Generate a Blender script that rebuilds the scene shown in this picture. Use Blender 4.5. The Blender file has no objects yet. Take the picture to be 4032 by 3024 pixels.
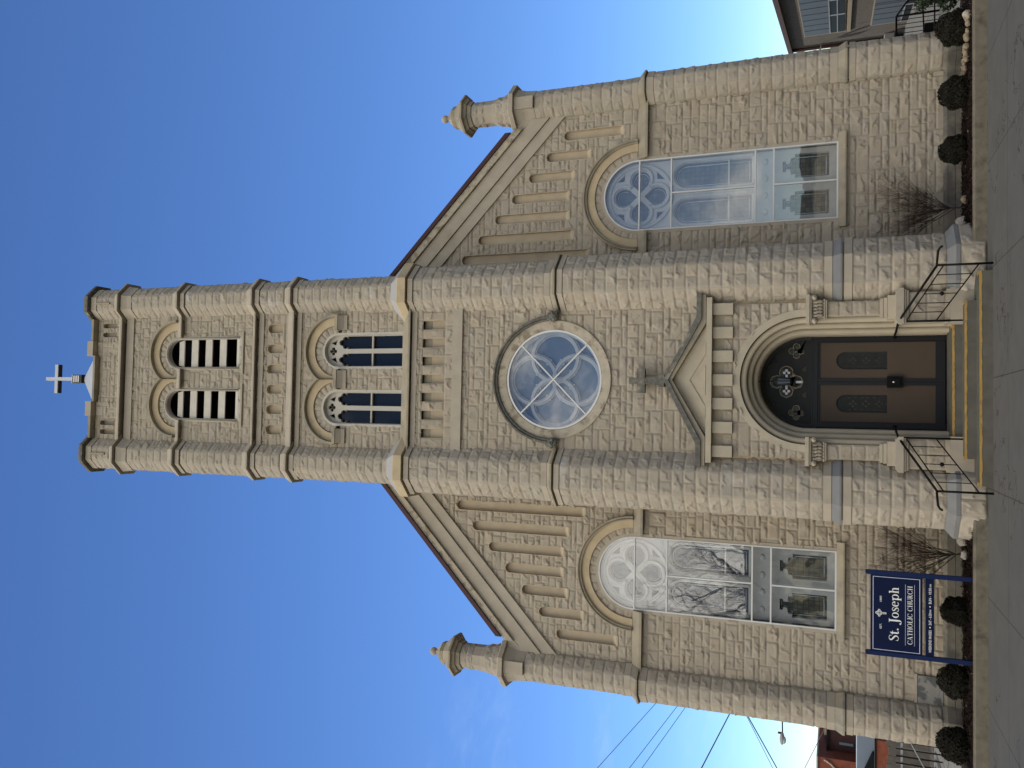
import bpy, math, random
import numpy as np
from mathutils import Vector, Matrix

# ------------------------------------------------------------------ scene, camera, sky, sun
scene = bpy.context.scene
COL = scene.collection
R = math.radians

CAM_X, CAM_Y, CAM_Z = -0.6628, -15.0, 2.13
PITCH, YAW, ROLL = R(21.4347), R(-2.2151), R(0.255)
cam_d = bpy.data.cameras.new('camera')
cam_d.sensor_fit = 'HORIZONTAL'
cam_d.sensor_width = 36.0
cam_d.lens = 3270.0 / 4032.0 * 36.0
cam_d.clip_start, cam_d.clip_end = 0.05, 2000
cam = bpy.data.objects.new('camera', cam_d)
COL.objects.link(cam)
fw = Vector((-math.sin(YAW) * math.cos(PITCH), math.cos(YAW) * math.cos(PITCH), math.sin(PITCH)))
rt = Vector((math.cos(YAW), math.sin(YAW), 0))
up = rt.cross(fw)
# the phone was held upright and the file was left on its side: picture right is down, picture up is to the right
c_, s_ = math.cos(ROLL), math.sin(ROLL)
u_right = rt * c_ - up * -s_ * -1
u_right = rt * c_ + up * s_
u_up = -rt * s_ + up * c_
mx = Matrix.Identity(3)
mx.col[0] = -u_up
mx.col[1] = u_right
mx.col[2] = -fw
cam.matrix_world = Matrix.Translation((CAM_X, CAM_Y, CAM_Z)) @ mx.to_4x4()
scene.camera = cam

SUN_EL, SUN_AZ = R(40), R(-3)          # azimuth from +Y (behind the church), positive to the right
sd = Vector((math.sin(SUN_AZ) * math.cos(SUN_EL), math.cos(SUN_AZ) * math.cos(SUN_EL), math.sin(SUN_EL)))
sun_d = bpy.data.lights.new('sun', 'SUN')
sun_d.energy = 4.0
sun_d.angle = R(0.53)
sun_d.color = (1.0, 0.95, 0.87)
sun = bpy.data.objects.new('sun', sun_d)
COL.objects.link(sun)
sun.rotation_euler = sd.to_track_quat('Z', 'Y').to_euler()

world = bpy.data.worlds.new('World')
scene.world = world
world.use_nodes = True
wn, wl = world.node_tree.nodes, world.node_tree.links
wn.clear()


def N(tree, typ, **kw):
    n = tree.nodes.new(typ)
    for k, v in kw.items():
        if k.startswith('i_'):
            n.inputs[int(k[2:])].default_value = v
        else:
            setattr(n, k, v)
    return n


wt = world.node_tree
w_out = N(wt, 'ShaderNodeOutputWorld')
w_bg = N(wt, 'ShaderNodeBackground')
w_bg.inputs[1].default_value = 0.12
sky = N(wt, 'ShaderNodeTexSky', sky_type='NISHITA', sun_disc=False, sun_elevation=SUN_EL, sun_rotation=SUN_AZ,
        altitude=200, air_density=1.0, dust_density=0.0, ozone_density=6.0)
tc = N(wt, 'ShaderNodeTexCoord')
sep = N(wt, 'ShaderNodeSeparateXYZ')
wl.new(tc.outputs['Generated'], sep.inputs[0])


def wmath(op, a, b=None, c=None):
    n = N(wt, 'ShaderNodeMath', operation=op)
    for i, v in enumerate((a, b, c)):
        if v is None:
            continue
        if isinstance(v, (int, float)):
            n.inputs[i].default_value = v
        else:
            wl.new(v, n.inputs[i])
    return n.outputs[0]


# sunlit cumulus behind the photographer, thickened out of view left and overhead to light the facade; clear blue behind the church
def wclamp(v, lo, hi):
    n = N(wt, 'ShaderNodeMapRange', interpolation_type='SMOOTHSTEP')
    n.inputs[1].default_value = lo
    n.inputs[2].default_value = hi
    wl.new(v, n.inputs[0])
    return n.outputs[0]


X_, Y_, Z_ = sep.outputs['X'], sep.outputs['Y'], sep.outputs['Z']
cmap = N(wt, 'ShaderNodeMapping')
cmap.inputs['Scale'].default_value = (1.0, 1.0, 2.2)
wl.new(tc.outputs['Generated'], cmap.inputs[0])
cn = N(wt, 'ShaderNodeTexNoise')
cn.inputs['Scale'].default_value = 3.4
cn.inputs['Detail'].default_value = 8
cn.inputs['Roughness'].default_value = 0.6
wl.new(cmap.outputs[0], cn.inputs[0])
lowleft = wmath('MULTIPLY', wclamp(wmath('MULTIPLY', X_, -1.0), 0.04, 0.20), wclamp(wmath('MULTIPLY', Z_, -1.0), -0.40, -0.24))
side = wmath('MULTIPLY', wclamp(wmath('MULTIPLY', X_, -1.0), 0.10, 0.55), wclamp(Z_, 0.10, 0.4))
high = wmath('MULTIPLY', wclamp(Z_, 0.50, 0.66), wclamp(wmath('MULTIPLY', X_, -1.0), -0.45, 0.15))
behind = wclamp(wmath('MULTIPLY', Y_, -1.0), -0.12, 0.12)
extra = wmath('MULTIPLY', wmath('MAXIMUM', wmath('MAXIMUM', wmath('MULTIPLY', lowleft, 0.8), side), wmath('MULTIPLY', high, 0.95)), behind)
dens = wmath('ADD', cn.outputs[0], wmath('MULTIPLY', extra, 0.34))
dens = wmath('ADD', dens, wmath('MULTIPLY', behind, 0.075))
bank = wclamp(wmath('ABSOLUTE', wmath('SUBTRACT', Z_, 0.125)), 0.07, 0.02)
dens = wmath('ADD', dens, wmath('MULTIPLY', wmath('MULTIPLY', bank, behind), 0.07))
cmask = wmath('MULTIPLY', wclamp(dens, 0.60, 0.82), wmath('MULTIPLY', wclamp(Z_, -0.02, 0.03), wclamp(behind, 0.0, 0.5)))
# faint cirrus left of the church
cmap2 = N(wt, 'ShaderNodeMapping')
cmap2.inputs['Rotation'].default_value = (0.0, 0.35, 0.0)
cmap2.inputs['Scale'].default_value = (3.0, 3.0, 9.0)
wl.new(tc.outputs['Generated'], cmap2.inputs[0])
cn2 = N(wt, 'ShaderNodeTexNoise')
cn2.inputs['Scale'].default_value = 2.0
cn2.inputs['Detail'].default_value = 9
cn2.inputs['Roughness'].default_value = 0.65
wl.new(cmap2.outputs[0], cn2.inputs[0])
ci = wmath('MULTIPLY', wclamp(cn2.outputs[0], 0.50, 0.78), wmath('MULTIPLY', wclamp(wmath('MULTIPLY', X_, -1.0), 0.25, 0.36), wmath('MULTIPLY', wclamp(wmath('MULTIPLY', Z_, -1.0), -0.50, -0.34), 0.13)))
pre = N(wt, 'ShaderNodeMixRGB', blend_type='MULTIPLY')
pre.inputs[0].default_value = 1.0
wl.new(sky.outputs[0], pre.inputs[1])
pre.inputs[2].default_value = (0.12, 0.12, 0.12, 1)
gm = N(wt, 'ShaderNodeGamma')
gm.inputs[1].default_value = 1.22
wl.new(pre.outputs[0], gm.inputs[0])
post = N(wt, 'ShaderNodeMixRGB', blend_type='MULTIPLY')
post.inputs[0].default_value = 1.0
wl.new(gm.outputs[0], post.inputs[1])
post.inputs[2].default_value = (8.9, 9.2, 9.6, 1)
wcl = N(wt, 'ShaderNodeMixRGB')
wl.new(ci, wcl.inputs[0])
wl.new(post.outputs[0], wcl.inputs[1])
wcl.inputs[2].default_value = (9.0, 9.5, 10.0, 1)
whz = N(wt, 'ShaderNodeMixRGB')
wl.new(wmath('MULTIPLY', wmath('MULTIPLY', behind, wclamp(wmath('MULTIPLY', Z_, -1.0), -0.45, -0.15)), 0.34), whz.inputs[0])
wl.new(wcl.outputs[0], whz.inputs[1])
whz.inputs[2].default_value = (9.0, 9.2, 9.2, 1)
wmix = N(wt, 'ShaderNodeMixRGB')
wl.new(cmask, wmix.inputs[0])
wl.new(whz.outputs[0], wmix.inputs[1])
wmix.inputs[2].default_value = (22.0, 20.9, 19.0, 1)
wl.new(wmix.outputs[0], w_bg.inputs[0])
wl.new(w_bg.outputs[0], w_out.inputs[0])

scene.view_settings.view_transform = 'Standard'
scene.view_settings.look = 'None'
scene.view_settings.exposure = 0.0
scene.view_settings.gamma = 1.0
scene.cycles.max_bounces = 8
scene.cycles.transparent_max_bounces = 12
scene.cycles.use_denoising = True

rng = np.random.default_rng(7)
random.seed(11)


# ------------------------------------------------------------------ materials
def mat(name, col, rough=0.85, metal=0.0, spec=0.3, vary=0.0, scale=6.0, bump=0.0, bscale=60.0, tint=False,
        stain=None, stain_scale=1.2, stain_lo=0.55, stain_hi=0.75, dist=0.01):
    m = bpy.data.materials.new(name)
    m.use_nodes = True
    t = m.node_tree
    L = t.links
    b = t.nodes['Principled BSDF']
    b.inputs['Roughness'].default_value = rough
    b.inputs['Metallic'].default_value = metal
    b.inputs['Specular IOR Level'].default_value = spec
    b.inputs['Base Color'].default_value = (*col, 1)
    g = N(t, 'ShaderNodeNewGeometry')
    src = None

    def mixc(mode, fac, a, bb):
        n = N(t, 'ShaderNodeMixRGB', blend_type=mode)
        for i, v in enumerate((fac, a, bb)):
            if hasattr(v, 'links') or hasattr(v, 'is_output'):
                L.new(v, n.inputs[i])
            elif isinstance(v, (int, float)):
                n.inputs[i].default_value = v
            else:
                n.inputs[i].default_value = (*v, 1)
        return n.outputs[0]

    base = N(t, 'ShaderNodeRGB')
    base.outputs[0].default_value = (*col, 1)
    src = base.outputs[0]
    if stain:
        n1 = N(t, 'ShaderNodeTexNoise')
        n1.inputs['Scale'].default_value = stain_scale
        n1.inputs['Detail'].default_value = 8
        n1.inputs['Roughness'].default_value = 0.65
        L.new(g.outputs['Position'], n1.inputs[0])
        mr = N(t, 'ShaderNodeMapRange', interpolation_type='SMOOTHSTEP')
        mr.inputs[1].default_value = stain_lo
        mr.inputs[2].default_value = stain_hi
        L.new(n1.outputs[0], mr.inputs[0])
        src = mixc('MIX', mr.outputs[0], src, stain)
    if vary:
        n2 = N(t, 'ShaderNodeTexNoise')
        n2.inputs['Scale'].default_value = scale
        n2.inputs['Detail'].default_value = 6
        L.new(g.outputs['Position'], n2.inputs[0])
        mr = N(t, 'ShaderNodeMapRange')
        mr.inputs[1].default_value = 0.25
        mr.inputs[2].default_value = 0.75
        mr.inputs[3].default_value = 1 - vary
        mr.inputs[4].default_value = 1 + vary
        L.new(n2.outputs[0], mr.inputs[0])
        src = mixc('MULTIPLY', 1.0, src, mr.outputs[0])
    if tint:
        a = N(t, 'ShaderNodeAttribute', attribute_name='tint')
        mr = N(t, 'ShaderNodeMapRange')
        mr.inputs[3].default_value = 0.86
        mr.inputs[4].default_value = 1.06
        L.new(a.outputs['Fac'], mr.inputs[0])
        src = mixc('MULTIPLY', 1.0, src, mr.outputs[0])
        a2 = N(t, 'ShaderNodeAttribute', attribute_name='hue')
        warm = N(t, 'ShaderNodeMixRGB')
        L.new(a2.outputs['Fac'], warm.inputs[0])
        warm.inputs[1].default_value = (0.98, 1.0, 1.03, 1)
        warm.inputs[2].default_value = (1.03, 1.0, 0.95, 1)
        src = mixc('MULTIPLY', 1.0, src, warm.outputs[0])
    L.new(src, b.inputs['Base Color'])
    if bump:
        n3 = N(t, 'ShaderNodeTexNoise')
        n3.inputs['Scale'].default_value = bscale
        n3.inputs['Detail'].default_value = 5
        L.new(g.outputs['Position'], n3.inputs[0])
        bp = N(t, 'ShaderNodeBump')
        bp.inputs['Strength'].default_value = bump
        bp.inputs['Distance'].default_value = dist
        L.new(n3.outputs[0], bp.inputs['Height'])
        L.new(bp.outputs[0], b.inputs['Normal'])
    return m


M = {}
M['rock'] = mat('rock_faced_limestone', (0.39, 0.338, 0.262), 0.92, vary=0.08, scale=5, bump=0.25, bscale=70, tint=True,
                stain=(0.35, 0.30, 0.235), stain_scale=0.9, spec=0.15)
M['rock2'] = mat('turret_limestone', (0.39, 0.343, 0.273), 0.92, vary=0.08, scale=5, bump=0.25, bscale=70, tint=True,
                 stain=(0.50, 0.465, 0.41), stain_scale=0.9, stain_lo=0.60, stain_hi=0.72, spec=0.15)
M['smooth'] = mat('dressed_limestone', (0.395, 0.345, 0.268), 0.85, vary=0.10, scale=4, bump=0.25, bscale=45, spec=0.2,
                  stain=(0.33, 0.28, 0.21), stain_scale=1.5)
M['warm'] = mat('warm_limestone', (0.48, 0.385, 0.245), 0.85, vary=0.12, scale=5, bump=0.25, bscale=45, spec=0.2,
                stain=(0.42, 0.31, 0.17), stain_scale=2.5)
M['wash'] = mat('weathered_slope_stone', (0.33, 0.285, 0.205), 0.9, vary=0.15, scale=4, bump=0.3, spec=0.2,
                stain=(0.24, 0.225, 0.19), stain_scale=2.2, stain_lo=0.45, stain_hi=0.7)
M['plinth'] = mat('damp_plinth_stone', (0.215, 0.195, 0.155), 0.92, vary=0.2, scale=5, bump=0.4, spec=0.15,
                  stain=(0.12, 0.112, 0.095), stain_scale=1.8, stain_lo=0.46, stain_hi=0.62)
M['corner'] = mat('stained_cornerstone', (0.26, 0.25, 0.225), 0.9, vary=0.12, scale=6, bump=0.3,
                  stain=(0.11, 0.115, 0.11), stain_scale=4.5, stain_lo=0.5, stain_hi=0.58)
M['grey'] = mat('blue_grey_stone', (0.20, 0.20, 0.195), 0.85, vary=0.12, scale=4, bump=0.3, spec=0.2)
M['lichen'] = mat('blackened_stone', (0.14, 0.135, 0.115), 0.95, vary=0.35, scale=14, bump=0.6, bscale=35, spec=0.1,
                  stain=(0.27, 0.24, 0.19), stain_scale=4, stain_lo=0.5, stain_hi=0.7)
M['oldwhite'] = mat('flaking_pale_stone', (0.43, 0.375, 0.285), 0.9, vary=0.12, scale=8, bump=0.4, spec=0.15,
                    stain=(0.26, 0.215, 0.15), stain_scale=5, stain_lo=0.5, stain_hi=0.62)
M['white'] = mat('white_painted_metal', (0.62, 0.62, 0.60), 0.45, vary=0.04, scale=3)
M['cap'] = mat('white_sheet_cap', (0.36, 0.355, 0.345), 0.6, vary=0.05, scale=2)
M['zinc'] = mat('pale_grey_sheet_roof', (0.43, 0.455, 0.49), 0.4, vary=0.06, scale=2, spec=0.5)
M['cream'] = mat('cream_painted_wood', (0.46, 0.43, 0.365), 0.6, vary=0.07, scale=6)
M['tracery2'] = mat('warm_grey_stone_tracery', (0.40, 0.385, 0.345), 0.8, vary=0.08, scale=6)  # great window tracery, one even tone slightly warmer than the rose's
M['tracery'] = mat('pale_stone_tracery', (0.40, 0.395, 0.375), 0.8, vary=0.08, scale=6)
M['louver'] = mat('louver_boards', (0.56, 0.52, 0.44), 0.7, vary=0.10, scale=7)
M['void'] = mat('dark_interior', (0.012, 0.012, 0.014), 0.95, spec=0.0)  # near-black colour stands in for the unlit tower inside
M['maroon'] = mat('maroon_roof_edge', (0.055, 0.022, 0.022), 0.6)
M['shingle'] = mat('dark_shingles', (0.06, 0.05, 0.045), 0.9, vary=0.3, scale=12, bump=0.6, bscale=20)
M['doorframe'] = mat('dark_bronze_metal', (0.010, 0.011, 0.013), 0.45, spec=0.4)
M['doorbrown'] = mat('brown_door_panel', (0.088, 0.064, 0.044), 0.6, vary=0.06, scale=3)
M['tymp'] = mat('dark_green_wood', (0.020, 0.022, 0.020), 0.6, vary=0.2, scale=8)
M['iron'] = mat('black_iron', (0.006, 0.006, 0.006), 0.6, spec=0.15)
M['navy'] = mat('navy_sign_paint', (0.004, 0.010, 0.042), 0.65, spec=0.12, vary=0.05, scale=5)
M['navy2'] = mat('navy_post_paint', (0.007, 0.018, 0.072), 0.6, spec=0.15, vary=0.08, scale=5)
M['paint'] = mat('white_lettering', (0.82, 0.82, 0.78), 0.6)
M['line'] = mat('pale_blue_white_lining', (0.60, 0.62, 0.78), 0.6)
M['yellow'] = mat('yellow_nosing_paint', (0.40, 0.25, 0.065), 0.8, vary=0.18, scale=9, stain=(0.24, 0.19, 0.09), stain_scale=11,
                  stain_lo=0.52, stain_hi=0.66)
M['concrete'] = mat('step_concrete', (0.118, 0.112, 0.092), 0.95, vary=0.16, scale=5, bump=0.5, bscale=50, spec=0.15,
                    stain=(0.082, 0.078, 0.066), stain_scale=2.2)
M['kerb'] = mat('kerb_concrete', (0.17, 0.15, 0.112), 0.95, vary=0.18, scale=9, bump=0.7, bscale=70, spec=0.15,
                stain=(0.10, 0.088, 0.066), stain_scale=3.5, stain_lo=0.48, stain_hi=0.7)
M['mulch'] = mat('brown_mulch', (0.014, 0.009, 0.007), 1.0, vary=0.5, scale=30, bump=1.0, bscale=60, spec=0.1)
M['chip'] = mat('mulch_chips', (0.022, 0.0135, 0.0105), 1.0, vary=0.5, scale=25, spec=0.1)
M['palechip'] = mat('pale_leaf_litter', (0.20, 0.17, 0.14), 1.0, vary=0.3, scale=25, spec=0.1)
M['leaf'] = mat('boxwood_leaf', (0.018, 0.0165, 0.011), 0.8, vary=0.45, scale=22, spec=0.15)
M['leaf2'] = mat('evergreen_leaf', (0.022, 0.034, 0.018), 0.8, vary=0.45, scale=12, spec=0.15)
M['twig'] = mat('reddish_twig', (0.040, 0.020, 0.015), 0.9, vary=0.3, scale=10, spec=0.1)
M['bark'] = mat('grey_bark', (0.050, 0.042, 0.036), 0.95, vary=0.3, scale=12, spec=0.1)
M['bark2'] = mat('brown_bark', (0.035, 0.026, 0.018), 0.95, vary=0.3, scale=4, spec=0.1)
M['stone'] = mat('field_stone', (0.40, 0.36, 0.31), 0.95, vary=0.2, scale=8, bump=0.6, bscale=25, stain=(0.24, 0.20, 0.17),
                 stain_scale=5)
M['palestone'] = mat('pale_cobble', (0.27, 0.215, 0.145), 0.95, vary=0.25, scale=7, bump=0.5, bscale=30)
M['yb'] = mat('buff_brick', (0.140, 0.117, 0.090), 0.95, vary=0.30, scale=14, bump=0.4, bscale=16, spec=0.15,
              stain=(0.105, 0.09, 0.072), stain_scale=3, stain_lo=0.5, stain_hi=0.7)
M['sill'] = mat('tan_stone_sill', (0.34, 0.27, 0.17), 0.9, vary=0.1)
M['shutter'] = mat('blue_grey_blind', (0.088, 0.105, 0.122), 0.6, vary=0.10, scale=5)
M['darkglass'] = mat('dark_window_glass', (0.012, 0.016, 0.020), 0.06, spec=0.55)
M['aptglass'] = mat('dull_window_glass', (0.014, 0.017, 0.019), 0.5, spec=0.03)  # rough dark glass with very little reflection
M['redbrick'] = mat('orange_red_brick', (0.215, 0.068, 0.04), 0.95, vary=0.2, scale=5, bump=0.3, bscale=12, stain=(0.22, 0.06, 0.035),
                    stain_scale=1.4)
M['maroonbrick'] = mat('dark_maroon_brick', (0.065, 0.032, 0.030), 0.95, vary=0.2, scale=5, bump=0.3, bscale=12)
M['bluesiding'] = mat('grey_blue_siding', (0.17, 0.215, 0.27), 0.7, vary=0.06, scale=3)
M['darkroof'] = mat('black_roofing', (0.012, 0.013, 0.015), 0.9, vary=0.2, scale=5, spec=0.1)
M['lampgrey'] = mat('lamp_grey_metal', (0.30, 0.31, 0.32), 0.5)
M['lens'] = mat('lamp_lens', (0.5, 0.5, 0.48), 0.3)
M['wire'] = mat('black_cable', (0.015, 0.016, 0.02), 0.7)
M['wood'] = mat('utility_pole_wood', (0.10, 0.075, 0.055), 0.95, vary=0.2, scale=5)
M['lead'] = mat('pale_leading', (0.45, 0.50, 0.54), 0.5)
M['cyan'] = mat('green_glass_border', (0.06, 0.14, 0.12), 0.3)
M['redglass'] = mat('dark_red_glass', (0.045, 0.010, 0.014), 0.3)
M['asphalt'] = mat('asphalt', (0.05, 0.05, 0.05), 0.95, vary=0.2, scale=5, bump=0.4, bscale=60)
M['grass'] = mat('dull_grass', (0.07, 0.075, 0.04), 1.0, vary=0.3, scale=4)
M['board'] = mat('weathered_boards', (0.10, 0.092, 0.082), 0.95, vary=0.3, scale=6)
M['ochre'] = mat('ochre_siding', (0.55, 0.47, 0.32), 0.8, vary=0.06)
M['lockwhite'] = mat('bright_enamel', (0.85, 0.86, 0.88), 0.5)
M['niche'] = mat('niche_limestone', (0.46, 0.385, 0.275), 0.85, vary=0.10, scale=5, bump=0.25, bscale=45, spec=0.2,
                 stain=(0.42, 0.335, 0.22), stain_scale=2.5)
M['porch'] = mat('portal_limestone', (0.44, 0.385, 0.285), 0.85, vary=0.10, scale=4, bump=0.3, bscale=45, spec=0.2,
                 stain=(0.37, 0.32, 0.25), stain_scale=2.0)


def sidewalk_material():
    m = mat('sidewalk_concrete', (0.122, 0.118, 0.108), 0.95, vary=0.08, scale=3, bump=0.35, bscale=90, spec=0.15,
            stain=(0.106, 0.104, 0.098), stain_scale=1.1, stain_lo=0.45, stain_hi=0.75)
    t = m.node_tree
    L = t.links
    b = t.nodes['Principled BSDF']
    old = b.inputs['Base Color'].links[0].from_socket
    g = N(t, 'ShaderNodeNewGeometry')
    sp = N(t, 'ShaderNodeSeparateXYZ')
    nz = N(t, 'ShaderNodeTexNoise')
    nz.inputs['Scale'].default_value = 1.6
    nz.inputs['Detail'].default_value = 8
    nz.inputs['Roughness'].default_value = 0.7
    L.new(g.outputs['Position'], nz.inputs[0])
    L.new(g.outputs['Position'], sp.inputs[0])

    def mth(op, a, bb=0.0, c=0.0):
        n = N(t, 'ShaderNodeMath', operation=op)
        for i, v in enumerate((a, bb, c)):
            if isinstance(v, (int, float)):
                n.inputs[i].default_value = v
            else:
                L.new(v, n.inputs[i])
        return n.outputs[0]

    wob = mth('MULTIPLY', mth('SUBTRACT', nz.outputs[0], 0.5), 0.02)
    # tooled joints every 1.65 m across and one along
    fx = mth('ABSOLUTE', mth('SUBTRACT', mth('FRACT', mth('ADD', mth('DIVIDE', mth('ADD', sp.outputs[0], wob), 1.65), 100.5)), 0.5))
    jx = mth('LESS_THAN', fx, 0.0042)
    jy = mth('LESS_THAN', mth('ABSOLUTE', mth('ADD', mth('ADD', sp.outputs[1], wob), 2.17)), 0.008)
    # hairline cracks: thin level sets of a noise field, only where a second field allows them
    n2 = N(t, 'ShaderNodeTexNoise')
    n2.inputs['Scale'].default_value = 0.55
    n2.inputs['Detail'].default_value = 6
    n2.inputs['Roughness'].default_value = 0.55
    L.new(g.outputs['Position'], n2.inputs[0])
    ck = mth('LESS_THAN', mth('ABSOLUTE', mth('SUBTRACT', n2.outputs[0], 0.5)), 0.0026)
    n3 = N(t, 'ShaderNodeTexNoise')
    n3.inputs['Scale'].default_value = 0.4
    L.new(g.outputs['Position'], n3.inputs[0])
    ck = mth('MULTIPLY', ck, mth('GREATER_THAN', n3.outputs[0], 0.5))
    allm = mth('MULTIPLY', mth('MINIMUM', mth('ADD', mth('ADD', jx, jy), ck), 1.0), 0.8)
    mx2 = N(t, 'ShaderNodeMixRGB')
    L.new(allm, mx2.inputs[0])
    L.new(old, mx2.inputs[1])
    mx2.inputs[2].default_value = (0.035, 0.032, 0.028, 1)
    L.new(mx2.outputs[0], b.inputs['Base Color'])
    return m


M['sidewalk'] = sidewalk_material()


def glass_material(name, refl, tint=(0.9, 0.95, 1.0), wav=0.02, wscale=3.0):
    m = bpy.data.materials.new(name)
    m.use_nodes = True
    t = m.node_tree
    t.nodes.clear()
    L = t.links
    o = N(t, 'ShaderNodeOutputMaterial')
    mixs = N(t, 'ShaderNodeMixShader')
    tr = N(t, 'ShaderNodeBsdfTransparent')
    tr.inputs[0].default_value = (*tint, 1)
    gl = N(t, 'ShaderNodeBsdfGlossy')
    gl.inputs['Roughness'].default_value = 0.015
    lw = N(t, 'ShaderNodeLayerWeight')
    pw = N(t, 'ShaderNodeMath', operation='POWER')
    L.new(lw.outputs['Facing'], pw.inputs[0])
    pw.inputs[1].default_value = 4.0
    ad = N(t, 'ShaderNodeMath', operation='MULTIPLY_ADD')
    L.new(pw.outputs[0], ad.inputs[0])
    ad.inputs[1].default_value = 1 - refl
    ad.inputs[2].default_value = refl
    g = N(t, 'ShaderNodeNewGeometry')
    nz = N(t, 'ShaderNodeTexNoise')
    nz.inputs['Scale'].default_value = wscale
    nz.inputs['Detail'].default_value = 2
    L.new(g.outputs['Position'], nz.inputs[0])
    bp = N(t, 'ShaderNodeBump')
    bp.inputs['Strength'].default_value = 1.0
    bp.inputs['Distance'].default_value = wav
    L.new(nz.outputs[0], bp.inputs['Height'])
    L.new(bp.outputs[0], gl.inputs['Normal'])
    L.new(ad.outputs[0], mixs.inputs[0])
    L.new(tr.outputs[0], mixs.inputs[1])
    L.new(gl.outputs[0], mixs.inputs[2])
    L.new(mixs.outputs[0], o.inputs[0])
    return m


M['glass'] = glass_material('storm_glazing', 0.165, wav=0.0022, wscale=1.6)
M['glass2'] = glass_material('plain_window_glass', 0.05, wav=0.004)


def stained_material(name, c1, c2, bw):
    m = bpy.data.materials.new(name)
    m.use_nodes = True
    t = m.node_tree
    L = t.links
    b = t.nodes['Principled BSDF']
    b.inputs['Roughness'].default_value = 0.35
    g = N(t, 'ShaderNodeNewGeometry')
    sp = N(t, 'ShaderNodeSeparateXYZ')
    L.new(g.outputs['Position'], sp.inputs[0])
    cb = N(t, 'ShaderNodeCombineXYZ')
    L.new(sp.outputs[0], cb.inputs[0])
    L.new(sp.outputs[2], cb.inputs[1])
    br = N(t, 'ShaderNodeTexBrick', offset=0.0)
    br.inputs['Color1'].default_value = (*c1, 1)
    br.inputs['Color2'].default_value = (*c2, 1)
    br.inputs['Mortar'].default_value = (0.006, 0.008, 0.008, 1)
    br.inputs['Scale'].default_value = 1.0
    br.inputs['Mortar Size'].default_value = 0.006
    br.inputs['Brick Width'].default_value = bw
    br.inputs['Row Height'].default_value = bw * 1.1
    L.new(cb.outputs[0], br.inputs[0])
    v = N(t, 'ShaderNodeTexNoise')
    v.inputs['Scale'].default_value = 9
    v.inputs['Detail'].default_value = 4
    L.new(g.outputs['Position'], v.inputs[0])
    mr = N(t, 'ShaderNodeMapRange')
    mr.inputs[1].default_value = 0.35
    mr.inputs[2].default_value = 0.65
    mr.inputs[3].default_value = 0.45
    mr.inputs[4].default_value = 1.5
    L.new(v.outputs[0], mr.inputs[0])
    mx = N(t, 'ShaderNodeMixRGB', blend_type='MULTIPLY')
    mx.inputs[0].default_value = 1.0
    L.new(br.outputs[0], mx.inputs[1])
    L.new(mr.outputs[0], mx.inputs[2])
    L.new(mx.outputs[0], b.inputs['Base Color'])
    return m


M['stain_blue'] = stained_material('stained_glass_blue_grey', (0.022, 0.032, 0.042), (0.045, 0.06, 0.075), 0.085)
M['stain_low'] = stained_material('stained_glass_amber_green', (0.03, 0.036, 0.016), (0.10, 0.085, 0.045), 0.085)
M['rosepane'] = mat('rose_glass_sky_reflection_blue', (0.085, 0.125, 0.17), 0.4, vary=0.25, scale=2.5)  # blue of the mirrored sky put into the pane colour


# ------------------------------------------------------------------ helpers
def tag(o, label=None, cat=None, group=None, kind=None):
    if label: o['label'] = label
    if cat: o['category'] = cat
    if group: o['group'] = group
    if kind: o['kind'] = kind
    return o


def empty(name, loc=(0, 0, 0), parent=None):
    o = bpy.data.objects.new(name, None)
    o.empty_display_size = 0.2
    COL.objects.link(o)
    o.location = loc
    if parent:
        o.parent = parent
    return o


def link(name, me, material, parent=None, world=True):
    if me.materials:
        me.materials.clear()
    me.materials.append(M[material])
    o = bpy.data.objects.new(name, me)
    COL.objects.link(o)
    if parent:
        o.parent = parent
        if world:       # geometry was written in world space: undo the parents' offsets
            off = Vector((0, 0, 0))
            p = parent
            while p:
                off += p.location
                p = p.parent
            o.location = -off
    return o


class PB:
    """like MB, but every stack becomes a part of its own"""

    def __init__(s, name, material, parent):
        s.a = (name, material, parent)

    def octo(s, rings):
        MB().octo(rings).build(*s.a)

    def box(s, *a):
        MB().box(*a).build(*s.a)


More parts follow.
